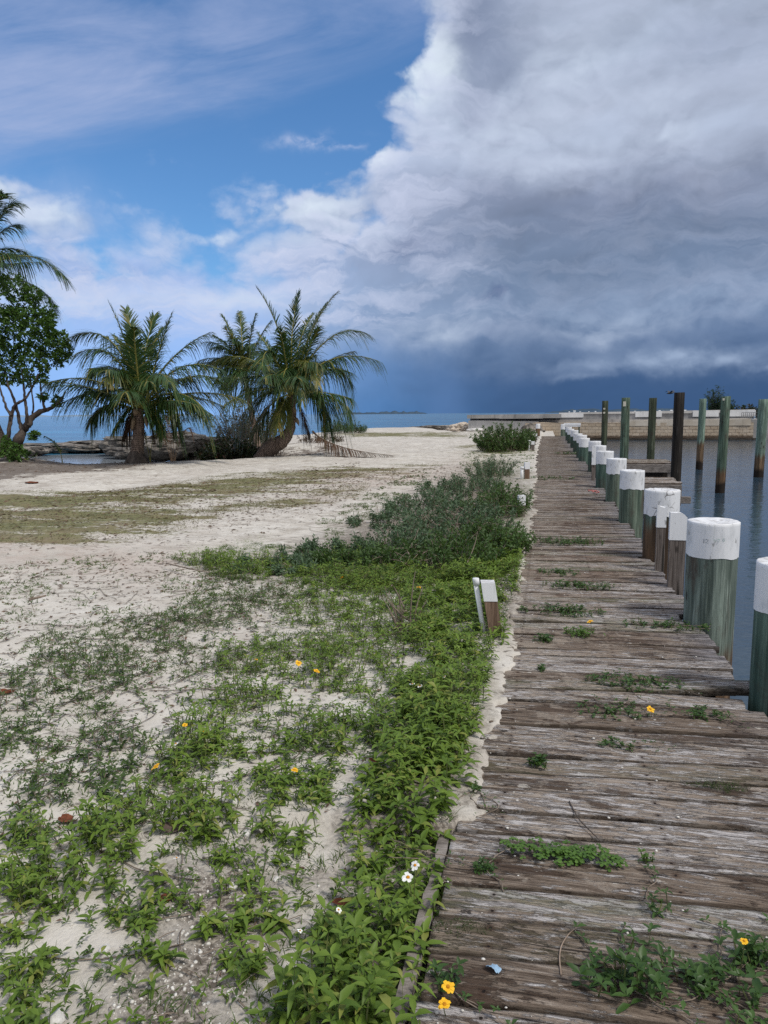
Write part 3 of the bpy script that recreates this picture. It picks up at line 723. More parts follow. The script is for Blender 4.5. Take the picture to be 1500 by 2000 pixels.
# ------------------------------------------------------------------ boardwalk
PILES = []   # filled with (x, y, r) before the planks are cut
PILE_SPECS = [  # px centre, py top, radius, green material, paint, band height
    (1548, 1100, .155, 1, 1, .235), (1394, 1018, .158, 0, 0, .235), (1294, 957, .158, 4, 2, .235), (1235, 919, .150, 2, 0, .235), (1204.5, 896, .150, 2, 0, .235), (1182, 881.5, .155, 1, 1, .235),
    (1172, 870.5, .130, 3, 1, .235), (1162, 862, .140, 3, 0, .24), (1141.5, 856, .150, 1, 1, .25), (1136.5, 850, .155, 3, 0, .235), (1129, 847, .155, 3, 1, .24), (1122, 840.5, .150, 3, 0, .24), (1115, 838, .15, 3, 0, .25), (1111, 834.5, .15, 3, 0, .25), (1100, 828.5, .15, 2, 0, .35)]
PX_LINE = [1.185, 1.12, 1.12, 1.115, 1.125, 1.12, 1.17, 1.17, 1.12, 1.13, 1.15, 1.15, 1.15, 1.16, 1.16]
PILE_LABELS = ['green mooring pile nearest the viewer, cut off by the right picture edge', 'thick green mooring pile with scribbled marks on its white top', 'mooring pile with cracked white paint and rusty brown lower shaft, behind the grey board posts',
    'brown stained green pile just beyond the pile with cracked white paint', 'pile whose foot stands nearest the pink rope scrap', 'white-topped pile with fine dark cracks, right beside the slim far board post', 'slim pile partly hidden behind the far board post, with dark green shaft',
    'eighth white-topped mooring pile counted from the near end of the boardwalk', 'ninth white-topped mooring pile, pale streak down its green shaft', 'tenth white-topped mooring pile from the near end', 'eleventh white-topped mooring pile from the near end',
    'twelfth white-topped mooring pile, small in the far row', 'thirteenth white-topped mooring pile, just before the white rail', 'fourteenth mooring pile, standing under the white rail', 'farthest mooring pile, at the left end of the white rail']
for (px, py, r, gm, pm, bh), X in zip(PILE_SPECS, PX_LINE):
    p = atX(px, py, X); PILES.append((p[0], p[1], r, p[2]))
print('PILES', [tuple(np.round(p, 2)) for p in PILES])

def build_deck():
    t = empty('boardwalk', (0.3, DECK_Y0, 0), 'long weathered grey-brown plank boardwalk running along the harbour edge', 'boardwalk')
    off = np.array([0.3, DECK_Y0, 0])
    rng = np.random.default_rng(3)
    Vs = []; Fs = []; PID = []; EDG = []; ACR = []; n0 = 0
    pitch = 0.1435; y = DECK_Y0; i = 0
    ca, sa = math.cos(SKEW), math.sin(SKEW)
    while y < DECK_Y1:
        near = y < 7.5; mid = y < 16
        nx = 90 if near else (40 if mid else 14); nw = 7 if near else (4 if mid else 3)
        w = float(rng.choice([.118, .134, .134, .138, .15]))+rng.uniform(-.004, .004)
        yl = y; skew = SKEW+rng.normal(0, .004)
        xl = float(deck_left(yl))+rng.uniform(-.012, .012)
        if y > 45: xl -= 0.0
        yr = y+1.3*math.tan(SKEW)
        xr = float(deck_right(yr))+rng.uniform(-.03, .025)
        zt = rng.normal(0, .0025); lift = 0.0; droop = rng.normal(0, 0.004)
        for (qx, qy, qr, _) in PILES:
            if abs(yr+w*0.5-qy) < qr+0.045:
                c = math.sqrt(max(0, (qr+0.03)**2-(min(abs(yr+w*.5-qy), qr+0.03))**2))
                xr = min(xr, qx-c-0.005) if c > 0 else xr
        special = 0
        if 3.70 < y+0.11*1.0 and not getattr(build_deck, 'done', False) and y > 3.62:
            special = 1; build_deck.done = True; xr = 1.06; lift = 0.035; skew += R_(1.6)
        elif getattr(build_deck, 'done', False) is False and y > 3.48:
            xr = min(xr, 0.98)
        tt = np.linspace(0, 1, nx+1); X = xl+(xr-xl)*tt
        vv = np.linspace(0, 1, nw) if nw < 7 else np.array([0, .05, .18, .5, .82, .95, 1])
        seed = int(rng.integers(1, 9999)); pid = rng.random()
        amp = .005 if near else .004
        e0 = (fbm(X*6+seed, X*0+1, 4, 31)-0.5)*amp*2.4; e1 = (fbm(X*6+seed, X*0+7, 4, 33)-0.5)*amp*2.4
        yy0 = y+(X-xl)*math.tan(skew)+e0; yy1 = yy0+w-e0+e1
        grid = np.zeros((nx+1, nw, 3))
        for k, v in enumerate(vv):
            yv = yy0*(1-v)+yy1*v
            rid = (fbm(X*3.0+seed, yv*34, 3, 41)-0.5)*0.007 if near else 0
            endj = (fbm(np.array([v*9.0+seed]), np.array([3.3]), 3, 37)[0]-0.5)*0.045
            Xe = X+endj*sstep(0.9, 1.0, tt)*(1 if not special else 1.6)
            grid[:, k, 0] = Xe; grid[:, k, 1] = yv
            rnd = -0.004*(abs(2*v-1)**6)-0.0025*(1-abs(2*v-1))
            grid[:, k, 2] = zt+rid+rnd+lift*sstep(.55, 1.0, tt)+droop*sstep(.7, 1, tt)+0.004*np.sin(X*3+seed)
        top = grid.reshape(-1, 3)
        bot0 = grid[:, 0].copy(); bot1 = grid[:, -1].copy(); bot0[:, 2] -= .038; bot1[:, 2] -= .038
        V_ = np.concatenate([top, bot0, bot1]); ed_ = np.tile(np.concatenate([[.15], np.ones(nw-2), [.15]]), nx+1); ed_ = np.concatenate([ed_, np.zeros(2*(nx+1))]); ft = []
        ii = np.arange(nx)[:, None]*nw+np.arange(nw-1)[None]
        ft.append(np.stack([ii, ii+nw, ii+nw+1, ii+1], -1).reshape(-1, 4))
        nb = (nx+1)*nw; a = np.arange(nx)
        ft.append(np.stack([a*nw, nb+a, nb+a+1, (a+1)*nw], -1))
        ft.append(np.stack([a*nw+nw-1, (a+1)*nw+nw-1, nb+nx+1+a+1, nb+nx+1+a], -1))
        for e, (s0, s1) in ((0, (nb, nb+nx+1)), (nx, (nb+nx, nb+2*nx+1))):
            for k in range(nw-1):
                q0, q1 = e*nw+k, e*nw+k+1
                V_ = np.concatenate([V_, [[V_[q0][0], V_[q0][1], V_[q0][2]-.038], [V_[q1][0], V_[q1][1], V_[q1][2]-.038]]])
                m_ = len(V_); ft.append(np.array([[q0, q1, m_-1, m_-2]] if e == 0 else [[q1, q0, m_-2, m_-1]]))
        ACR.append(np.concatenate([np.tile(vv, nx+1), np.full(len(V_)-(nx+1)*nw, .5)])); EDG.append(np.concatenate([ed_, np.zeros(len(V_)-len(ed_))])); Vs.append(V_); Fs.append(np.concatenate(ft)+n0); PID.append(np.full(len(V_), pid)); n0 += len(V_)
        y += w+0.006+max(0, rng.normal(.0025, .004))+(0.003 if special else 0); i += 1
    mesh_np('planking', np.concatenate(Vs)-off, np.concatenate(Fs), MD, t, smooth=False, attrs=dict(pid=np.concatenate(PID), edge=np.concatenate(EDG), across=np.concatenate(ACR)))
    for X in (-0.12, 0.42, 0.86):
        b = MB()
        b.box((X, (DECK_Y0+DECK_Y1)/2, -.045-.1), (.06, DECK_Y1-DECK_Y0-.1, .2)); b.build('stringer', M_DARKBEAM, t, off=off)
    b = MB(); ys = np.linspace(0.95, 2.75, 40)
    for k in range(len(ys)-1):
        pass
    path = np.stack([deck_left(ys)-.034+(fbm(ys*7, ys*0, 3, 51)-.5)*.012, ys, -.055+(fbm(ys*5, ys*0+3, 3, 53)-.5)*.02], 1)
    v = []; f = []
    for k, p in enumerate(path):
        hw = .019+(vnoise(p[1]*21, 0.0, 55)-.5)*.008; v += [p+[-hw, 0, -.1], p+[-hw, 0, .045], p+[hw, 0, .048], p+[hw, 0, -.1]]
        if k: a = 4*(k-1); f += [[a+j, a+(j+1) % 4, a+4+(j+1) % 4, a+4+j] for j in range(4)]
    b.add(v, f); e = b.build('edge_board', M_BEAM, t, off=off)
build_deck()

# ------------------------------------------------------------------ mooring piles
def wob_cyl(x, y, z0, z1, r, taper=0.0, sides=36, rows=24, seed=0, amp=.006, top=True, border=0.0, lean=(0, 0)):
    zz = np.linspace(z0, z1, rows); v = []; f = []
    for k, z in enumerate(zz):
        for j in range(sides):
            a = 2*math.pi*j/sides
            rr = r*(1+taper*(z1-z))+amp*(fbm(math.cos(a)*2.2+seed, math.sin(a)*2.2+z*0.5, 3, 60+seed)-.5)*2+amp*.5*(vnoise(a*9.0, z*0.7+seed, 61)-.5)
            zb = z+(border*(fbm(math.cos(a)*3+seed*3, math.sin(a)*3, 2, 62)-.5) if k == 0 else 0)
            v.append([x+lean[0]*(z-z1)+rr*math.cos(a), y+lean[1]*(z-z1)+rr*math.sin(a), zb])
    for k in range(rows-1):
        for j in range(sides): f.append([k*sides+j, k*sides+(j+1) % sides, (k+1)*sides+(j+1) % sides, (k+1)*sides+j])
    if top:
        n = len(v); b0 = (rows-1)*sides
        for fr, dz in ((.965, .005), (.86, .004), (.5, -.004)):
            for j in range(sides):
                p = np.array(v[b0+j]); c = np.array([x, y, z1]); q = c+(p-c)*fr; q[2] = z1+dz+(vnoise(q[0]*40, q[1]*40, 63)-.5)*.006; v.append(list(q))
        for L_ in range(3):
            s0 = b0 if L_ == 0 else n+(L_-1)*sides; s1 = n+L_*sides
            for j in range(sides): f.append([s0+j, s0+(j+1) % sides, s1+(j+1) % sides, s1+j])
        v.append([x, y, z1-.004]); c = len(v)-1
        for j in range(sides): f.append([n+2*sides+j, n+2*sides+(j+1) % sides, c])
    return np.array(v), f
def build_pile(i):
    x, y, r, zt = PILES[i]; _, _, _, gm, pm, bh = PILE_SPECS[i]
    t = empty('mooring_pile', (x, y, SEA_Z), PILE_LABELS[i], 'mooring pile', 'white-topped mooring piles along the boardwalk')
    off = np.array([x, y, 0]); far = y > 15
    sd = 20 if far else 44
    b = MB(); b.add(*wob_cyl(x, y, -2.2, zt-bh+.02, r, .01, sd, 10 if far else 30, i, .007, False)); s = b.build('shaft', MP_GREEN[gm], t, True, off+[0, 0, SEA_Z]); 
    b = MB(); b.add(*wob_cyl(x, y, zt-bh, zt, r+.003, .01, sd, 8 if far else 14, i, .007, True, .032)); c = b.build('painted_top', M_PAINT[pm], t, True, off+[0, 0, SEA_Z])
    if i == 1:      # faint hand-written marks on the painted band
        for txt, colr, dx, dz, sz in (('12', (0.10, 0.11, 0.12, 1), -0.065, -0.125, .040), ('V7', (0.30, 0.46, 0.42, 1), 0.005, -0.118, .036), ('0', (0.30, 0.46, 0.42, 1), 0.060, -0.108, .036)):
            mm, g = mat('faded_ink'); g.out(g.principled(g.mix(g.ss(.4, .6, g.noise(g.obj(), 160, 3)), colr, (0.66, 0.68, 0.70, 1)), .7))
            cu = bpy.data.curves.new('mark', 'FONT'); cu.body = txt; cu.size = sz; ob = bpy.data.objects.new('mark', cu); COL.objects.link(ob)
            dg = bpy.context.evaluated_depsgraph_get(); me = bpy.data.meshes.new_from_object(ob.evaluated_get(dg)); bpy.data.objects.remove(ob)
            vv = np.array([q.co[:] for q in me.vertices]); ff = [list(p.vertices) for p in me.polygons]
            a0 = math.atan2(-y, -x); rr = r+.0105
            a = a0+(vv[:, 0]+dx)/rr
            w = np.stack([rr*np.cos(a), rr*np.sin(a), zt+dz+vv[:, 1]-SEA_Z], 1)
            mesh_np('written_mark', w, ff, mm, c, False)
for i in range(len(PILES)): build_pile(i)

# square board posts on the water side and the white rail at the far end
def board_post(name, cx, cy, sx, sy, ztop, zpaint, lab, cat, grp=None, m=MP_BROWN, paint=0, rz=0.0, lean=0.0, slant=0.0, ragged=.012, zb=-1.4, basez=0.0):
    t = empty(name, (cx, cy, basez), lab, cat, grp)
    def prism(z0, z1, gx, rag, sl):
        b = MB(); nx = 8; v = []; f = []
        zs = np.linspace(z0, z1, 8); hx, hy = sx/2+gx, sy/2+gx
        ring = [(-hx+2*hx*k/nx, -hy) for k in range(nx)]+[(hx, -hy+2*hy*k/3) for k in range(3)]+[(hx-2*hx*k/nx, hy) for k in range(nx)]+[(-hx, hy-2*hy*k/3) for k in range(3)]
        n = len(ring); c_, s_ = math.cos(rz), math.sin(rz)
        for k, z in enumerate(zs):
            for (qx, qy) in ring:
                zz = z+((vnoise((qx+cx)*38, qy*20, 71)-.5)*2*rag-sl*max(0, qx/hx)**2 if k == len(zs)-1 else 0)
                lx = lean*(zz-basez)
                v.append([qx*c_-qy*s_+lx, qx*s_+qy*c_, zz-basez])
        for k in range(len(zs)-1):
            for j in range(n): f.append([k*n+j, k*n+(j+1) % n, (k+1)*n+(j+1) % n, (k+1)*n+j])
        ctr = len(v); v.append([lean*(z1-basez), 0, z1-basez-sl*.15])
        for j in range(n): f.append([(len(zs)-1)*n+j, (len(zs)-1)*n+(j+1) % n, ctr])
        b.add(v, f); return b
    prism(zb, zpaint+.01, 0, 0, 0).build('shaft', m, t)
    prism(zpaint, ztop, .003, ragged, slant).build('painted_top', M_PAINT[paint], t)
    return t
pa = atX(1299, 990, 1.05); board_post('board_post', pa[0]-.02, pa[1]+.05, .075, .04, pa[2], pa[2]-.19, 'slim grey board post with chipped white top, left half of the close pair', 'post', 'grey board posts', ragged=.02, paint=2)
pb = atX(1320, 1003, 1.05); board_post('board_post', pb[0]+.02, pb[1], .125, .05, pb[2]+.01, pb[2]-.215, 'wider grey board post with clean rounded white top, right half of the close pair', 'post', 'grey board posts', slant=.035, ragged=.004)
pc = atX(1160.5, 871, 1.0); board_post('board_post', pc[0], pc[1], .075, .075, pc[2], pc[2]-.39, 'lone slim far board post painted white halfway down, among the mooring piles', 'post', 'grey board posts')
def white_rail():
    p0 = atX(1100, 829, 1.06); y = PILES[-1][1]-.1
    a = atd(1101, 829, depth_of((1.0, y, .7))); bq = atd(1134, 829, depth_of((1.0, y, .7)))
    t = empty('white_rail', (a[0], a[1], 0), 'white painted timber rail laid across the far end of the piles', 'rail')
    cx = (a[0]+bq[0])/2; L = bq[0]-a[0]
    b = MB(); b.box((cx-a[0], 0, .62), (L, .12, .17), bevel=.01); b.build('top_board', M_PAINT[0], t)
    b = MB(); b.box((cx-a[0]+.03, -.02, .495), (L*.9, .06, .07), bevel=.006); b.build('lower_board', M_PAINT[1], t)
    for q in (.1, L-.1):
        b = MB(); b.box((q, .09, -.4), (.09, .05, 1.9)); b.build('support_post', MP_GREEN[3], t)
white_rail()

# small posts on the landward side
def pipe(t, x, y, z0, z1, r, lean=0.0, cap=True):
    b = MB(); b.tube([(x+lean*z0, y, z0), (x+lean*z1, y, z1-.03)], r, 14); p = b.build('pipe', M_PVC, t, True)
    if cap: b = MB(); b.tube([(x+lean*(z1-.04), y, z1-.045), (x+lean*z1, y, z1-.004), (x+lean*z1, y, z1)], [r*1.32, r*1.32, r*1.15], 14); b.build('pipe_cap', M_PVC, p, True)
q = at(968, 1238, 0.0)
t = board_post('marker_post', q[0], q[1], .082, .085, .345, .225, 'tilted brown square post with white top and white pipe, beside dark soil', 'post', 'small landward posts', m=MP_RED, rz=R_(8), lean=-.16, ragged=0.0, zb=-.3, basez=0.0)
pipe(t, -.073, -.005, -.1, .365, .0165, -.16)
q = at(1018, 1010, 0.0); board_post('marker_post', q[0], q[1], .085, .085, .30, .17, 'small post buried in shrubs so only its white top shows', 'post', 'small landward posts', m=MP_BROWN, rz=.3, ragged=.006, zb=-.3)
q = at(1029, 936, 0.0); t = board_post('marker_post', q[0], q[1], .10, .10, .36, .22, 'small brown post with white top and a pipe stub on its left, by the shrubs', 'post', 'small landward posts', m=MP_RED, rz=.2, ragged=.004, zb=-.3); pipe(t, -.1, -.02, -.1, .27, .035, 0, True)
q = at(1040.5, 881, 0.0); t = board_post('marker_post', q[0], q[1], .12, .12, .36, .24, 'grey post with white top and pipe at the right foot of the far green bush', 'post', 'small landward posts', m=MP_BROWN, ragged=.004, zb=-.3); pipe(t, -.13, 0, -.1, .40, .04)
q = at(1043, 868, 0.0); board_post('marker_post', q[0], q[1], .12, .12, .38, .25, 'white-capped stub post second from the far end of the landward row', 'post', 'small landward posts', m=MP_BROWN, ragged=.004, zb=-.3)
q = at(1046.5, 861, 0.0); board_post('marker_post', q[0], q[1], .12, .12, .38, .24, 'white-capped stub post farthest along, just before the green round post', 'post', 'small landward posts', m=MP_BROWN, ragged=.004, zb=-.3)
q = at(1050.5, 852, 0.0); t = empty('mooring_pile', (q[0], q[1], 0), 'lone green round post with white top at the landward far corner of the boardwalk', 'mooring pile', 'white-topped mooring piles along the boardwalk')
b = MB(); b.add(*wob_cyl(0, 0, -.5, .50, .125, 0, 20, 8, 3, .004, False)); b.build('shaft', MP_GREEN[4], t, True)
b = MB(); b.add(*wob_cyl(0, 0, .46, .74, .128, 0, 20, 6, 3, .004, True)); b.build('painted_top', M_PAINT[0], t, True)

# tall piles standing in the water
def tall_pile(px, ytop, depth, r, tone, rust, lab, seed, stain=.4, patch=None, lean=(0, 0)):
    p = atd(px, ytop, depth)
    m = m_post('pile_timber', tone, seed, stain, rust, SEA_Z+.25-0)
    t = empty('tall_pile', (p[0], p[1], 0), lab, 'pile', 'tall bare piles in the harbour')
    b = MB(); b.add(*wob_cyl(0, 0, -2.6, p[2], r, .012, 26, 26, seed, .012, True, 0, lean)); b.build('shaft', m, t, True)
    for (dx, dz, w, h) in (patch or []):
        u = unit(np.array([-p[0], -p[1], 0])); sd_ = np.array([-u[1], u[0], 0])*-1
        rr = r+.012; a = math.asin(max(-1, min(1, dx/r))); c = u*rr*math.cos(a)+sd_*rr*math.sin(a)
        b = MB(); k = math.atan2(u[1], u[0])+math.pi/2
        b.box(c+np.array([0, 0, p[2]+dz]), (w, .012, h), rz=k, bevel=.004); b.build('pale_tag', M_PALE, t)
DK = ((0.010, 0.009, 0.008, 1), (0.035, 0.030, 0.026, 1)); DG = ((0.022, 0.030, 0.020, 1), (0.085, 0.10, 0.065, 1)); MGN = ((0.034, 0.056, 0.042, 1), (0.13, 0.185, 0.135, 1)); PG = ((0.085, 0.135, 0.108, 1), (0.22, 0.30, 0.24, 1))
tall_pile(1182, 783, 26.0, .105, DG, None, 'dark slim pile with two white tags, farthest left of the tall piles', 11, .5, [(.02, -.28, .07, .05), (.02, -.42, .07, .06)])
tall_pile(1223, 777, 24.0, .135, MGN, None, 'mossy green pile with a pale tag rising behind the far finger pier', 12, .4, [(.04, -.20, .09, .16)])
tall_pile(1275.5, 777.5, 23.6, .118, DG, None, 'blackish pile with green top standing at the back of the far finger pier', 13, .75)
tall_pile(1327, 767, 17.6, .115, DK, None, 'tallest pile, tarred black, at the outer end of the finger piers', 14, .2)
tall_pile(1373, 779, 27.8, .125, PG, SEA_Z+1.05, 'pale green pile with long orange waterline stain, just left of the small pine', 15, .1, None, (.006, 0))
tall_pile(1418, 774.5, 19.7, .118, MGN, SEA_Z+.62, 'dark green pile with a white tag, standing alone in open water', 16, .6, [(.05, -.08, .05, .06)], (.012, 0))
tall_pile(1492, 780, 24.3, .15, PG, SEA_Z+.75, 'thick pale green pile with orange foot beside the right picture edge', 17, .25, None, (.01, 0))

# ------------------------------------------------------------------ finger piers
def finger(name, x0, x1, y0, y1, z, lab, posts, cut=True):
    t = empty(name, ((x0+x1)/2, (y0+y1)/2, SEA_Z), lab, 'pier', 'short finger piers')
    off = np.array([(x0+x1)/2, (y0+y1)/2, SEA_Z]); rng = np.random.default_rng(int(y0*10))
    Vs = []; Fs = []; P_ = []; n0 = 0; n = int((y1-y0)/.15)
    for k in range(n):
        ya = y0+(y1-y0)*k/n; yb = ya+(y1-y0)/n-.012
        b = MB(); zz = z+rng.normal(0, .006); xe = x1+rng.uniform(-.05, .05)
        b.box(((x0+xe)/2, (ya+yb)/2, zz-.02), (xe-x0, yb-ya, .04), bevel=.006)
        v = np.concatenate(b.v); Vs.append(v); Fs += [[i+n0 for i in f] for f in b.f]; n0 += len(v); P_.append(np.full(len(v), rng.random()))
    mesh_np('planking', np.concatenate(Vs)-off, Fs, MD, t, False, attrs=dict(pid=np.concatenate(P_), edge=np.ones(n0), across=np.full(n0, .5)))
    b = MB(); b.box(((x0+x1)/2, y0-.02, z-.045-.12), (x1-x0+.02, .05, .24), bevel=.008); b.build('side_beam', M_BEAM, t, off=off)
    b = MB(); b.box(((x0+x1)/2+.1, y0+.25, z-.29-.11), (x1-x0-.1, .06, .22), bevel=.008); b.build('lower_beam', M_DARKBEAM, t, off=off)
    b = MB(); b.box(((x0+x1)/2, y1-.1, z-.05-.12), (x1-x0, .05, .24), bevel=.008); b.build('side_beam', M_BEAM, t, off=off)
    b = MB(); b.box((x1+.03, y0+.02, z-.36), (.34, .10, .14), bevel=.008); b.build('cross_tie', M_BEAM, t, off=off)
    for (px_, py_) in posts:
        b = MB(); b.tube([(px_, py_, -2.2), (px_, py_, z-.06)], .11, 14); b.build('support_pile', M_DARKBEAM, t, True, off=off)
f2 = at(1329, 941, -.02); f1 = at(1316, 900, 0.0)
finger('finger_pier', 1.24, float(f2[0]), 15.9, 17.1, -.03, 'nearer finger pier with a protruding cross tie, reaching to the black pile', [(2.0, 16.5), (2.6, 16.6)])
finger('finger_pier', 1.28, float(f1[0])-.1, 22.0, 23.5, -.02, 'farther finger pier with deep grey side beam, behind the black pile', [(2.2, 22.6), (3.1, 22.6)])

# ------------------------------------------------------------------ seawall across the harbour mouth
M_CONC = m_concrete('grey_concrete', (0.24, 0.235, 0.23, 1), (0.38, 0.37, 0.365, 1)); M_CONCL = m_concrete('pale_concrete', (0.46, 0.45, 0.43, 1), (0.62, 0.60, 0.58, 1), .25)
M_WHITE = m_concrete('whitewashed_concrete', (0.62, 0.62, 0.62, 1), (0.76, 0.76, 0.76, 1), .18); M_BLOCK = m_blocks(); M_PLAST = m_concrete('lime_plaster', (0.46, 0.40, 0.32, 1), (0.64, 0.58, 0.50, 1), .2)
M_IRON = m_simple('dark_iron', (0.10, 0.10, 0.10, 1), (0.25, 0.25, 0.26, 1), 20, .6, .1)
def seawall():
    t = empty('seawall', (6, 61, 0), 'long tan block seawall with grey concrete parapet across the harbour', 'seawall')
    A = np.array([atd(1030, 850, 60.5)[0], 61.4]); off = np.array([6, 61, 0.0])
    yw = 61.2
    def X(px, dep=59.0): return float(atX0(px, yw))
    def atX0(px, yy):
        d = ray(px, 830); return (CAM+d*(yy/d[1]))[0]
    def Z(px, py, yy=yw): d = ray(px, py); return float((CAM+d*(yy/d[1]))[2])
    def slab(name, px0, px1, zt0, zt1, zb, y0, y1, m, n=40, rag=.03, seed=0, parent=t):
        xs = np.linspace(X(px0), X(px1), n); v = []; f = []
        for k, x in enumerate(xs):
            u = k/(n-1); zt = zt0+(zt1-zt0)*u+(fbm(x*.8+seed, seed, 3, 80)-.5)*2*rag; dy = (fbm(x*.6, seed+2.0, 3, 81)-.5)*.08
            v += [[x, y0+dy, zb], [x, y0+dy, zt], [x, y1, zt+.0], [x, y1, zb]]
            if k: a = 4*(k-1); f += [[a, a+4, a+5, a+1], [a+1, a+5, a+6, a+2], [a+2, a+6, a+7, a+3]]
        f += [[0, 1, 2, 3], [4*(n-1)+3, 4*(n-1)+2, 4*(n-1)+1, 4*(n-1)]]
        b = MB(); b.add(v, f); return b.build(name, m, parent, off=off)
    slab('block_face', 1026, 1472, .62, .55, -2.0, yw, yw+1.6, M_BLOCK, 120, .10, 1)
    slab('plaster_band', 1215, 1466, .72, .80, .30, yw-.03, yw+1.5, M_PLAST, 80, .05, 3)
    slab('concrete_wall', 914, 1052, .80, .70, -.5, yw+.25, yw+1.7, M_CONCL, 40, .01, 4)
    slab('walkway_slab', 914, 1475, .78, .86, .45, yw+.9, yw+3.8, M_CONC, 80, .01, 5)
    slab('parapet', 914, 1480, 1.20, 1.36, .80, yw+1.75, yw+2.2, M_CONC, 60, .006, 6)
    slab('coping', 912, 1096, 1.26, 1.30, .96, yw+.05, yw+2.3, M_CONC, 40, .004, 7)
    slab('coping', 1092, 1485, 1.38, 1.52, 1.26, yw+1.68, yw+2.3, M_CONCL, 60, .004, 8)
    for a, b_, z0, z1 in ((1092, 1141, 1.34, 1.34), (1245, 1298, 1.42, 1.42), (1360, 1412, 1.44, 1.45), (1416, 1486, 1.46, 1.47)):
        slab('white_panel', a, b_, z0, z1, .98, yw+1.60, yw+1.74, M_WHITE, 8, .003, 9)
    slab('shadow_ledge', 975, 1060, .99, .98, .93, yw-.05, yw+.5, M_CONC, 10, .0, 10)
    slab('footing', 1120, 1480, -.66, -.64, -2.0, yw-.35, yw+.1, MROCK, 120, .10, 11)
    # railing
    r = MB(); x0, x1 = X(1454), X(1486); y = yw+1.0; zb, zt = .85, 1.28
    for k in range(9): xx = x0+(x1-x0)*k/8; r.box((xx, y, (zb+zt)/2), (.035, .035, zt-zb))
    for z in (zt, zt-.2, zt-.36): r.box(((x0+x1)/2, y, z), (x1-x0, .04, .035))
    r.build('railing', M_IRON, t, off=off)
    # rough end of the wall and its broken slab
    b = slab('rough_end', 1466, 1520, .75, .8, -2.0, yw+.1, yw+1.2, M_CONC, 30, .08, 12)
seawall()

def rock(name, c, size, lab, cat, grp=None, seed=0, m=None, sub=4, flat=0.0, rz=0.0, amp=.5, freq=2.2):
    import bmesh
    bm = bmesh.new(); bmesh.ops.create_icosphere(bm, subdivisions=sub, radius=1.0)
    v = np.array([q.co[:] for q in bm.verts]); f = [[q.index for q in p.verts] for p in bm.faces]; bm.free()
    n3 = lambda k, s: (fbm(v[:, 0]*k+seed, v[:, 1]*k+v[:, 2]*k*.7, 4, s+seed)+fbm(v[:, 2]*k+3+seed, v[:, 0]*k-v[:, 1]*k*.6, 4, s+9+seed))/2-.5
    r = 1+amp*n3(freq, 90)*1.6+amp*.4*n3(freq*3.3, 95)
    v = v*r[:, None]
    if flat: v[:, 2] = np.where(v[:, 2] > flat, flat+(v[:, 2]-flat)*.3, v[:, 2])
    v = v*np.asarray(size); c_, s_ = math.cos(rz), math.sin(rz); v = v @ np.array([[c_, s_, 0], [-s_, c_, 0], [0, 0, 1]])
    o = mesh_np(name, v, f, m or MROCK, None, False, loc=tuple(map(float, c)))
    return tag(o, lab, cat, grp)
M_BROKEN = m_concrete('broken_slab', (0.42, 0.36, 0.29, 1), (0.62, 0.56, 0.48, 1), .2)
p = atd(1471, 842, 58.0); rock('broken_slab', (p[0], p[1]-.2, -.2), (.85, .5, 1.0), 'tilted tan broken slab leaning at the right end of the seawall', 'rock', None, 5, M_BROKEN, 3, 0, .4, .35)
# shoreline rocks
def pr(px, py, dep): q = atd(px, py, dep); return q
for k, (px, py, dep, sz, lab) in enumerate([
    (110, 870, 45, (3.6, 1.1, .50), 'long dark rock ledge left of the first palm, beyond the pool'),
    (205, 866, 45, (2.9, 1.2, .58), 'dark middle stretch of the rock ledge beyond the pool'),
    (268, 862, 41, (2.2, 1.3, .82), 'higher grey rock hump just left of the first palm trunk'),
    (262, 878, 38, (1.9, .8, .42), 'low pale rock shelf at the right end of the pool'),
    (318, 866, 35, (1.5, 1.2, .66), 'pale grey rocks right of the first palm trunk'),
    (352, 858, 37, (1.4, 1.2, 1.0), 'tall pale rock behind the dead baby palm'),
    (392, 862, 37, (1.3, 1.0, .8), 'weathered grey rock behind the dark sea grape bush'),
    (38, 876, 42, (1.8, .9, .5), 'dark rock at the left end of the pool under the leafy tree'),
    (860, 836, 76, (3.0, 1.4, .8), 'low dark rocks on the far point, left of the rubble heap'),
    (884, 838, 70, (1.0, .9, .75), 'dark boulder touching the left side of the pale rubble heap')]):
    q = pr(px, py, dep); rock('shore_rock', (q[0], q[1], max(q[2], -.75)-.1), sz, lab, 'rock', 'rocks along the shore', k+1, None, 5, .25, -YAW+.0, .75, 2.6)
M_RUB = m_simple('pale_rubble', (0.42, 0.35, 0.28, 1), (0.66, 0.58, 0.49, 1), 3, .9, .8, dist=.1)
q = pr(905, 838, 64); rock('rubble_heap', (q[0], q[1], -.02), (1.3, 1.2, .62), 'pale sandy rubble heap against the left end of the seawall', 'rubble', None, 31, M_RUB, 5, 0, 0, .5, 3)
q = pr(932, 845, 60); rock('rubble_slab', (q[0], q[1]-.5, .05), (.85, .5, .16), 'flat grey slab lying at the foot of the seawall by the rubble heap', 'rubble', None, 33, M_CONCL, 3, 0, .2, .3)
q = pr(1040, 846, 56); rock('dark_rubble', (q[0]-.1, q[1], .05), (.9, .6, .45), 'dark jumbled rubble between the far bush and the block wall', 'rubble', None, 35, None, 4, 0, .2, .7, 3)
M_CLOTH = m_simple('white_plastic_scrap', (.6, .6, .62, 1), (.8, .8, .82, 1), 20, .6, .3)
q = pr(1243, 852, 58.4); rock('white_litter', (q[0], q[1], q[2]+.03), (.36, .2, .26), 'crumpled white litter caught at the foot of the seawall', 'litter', None, 37, M_CLOTH, 3, 0, 0, .9, 3.5)

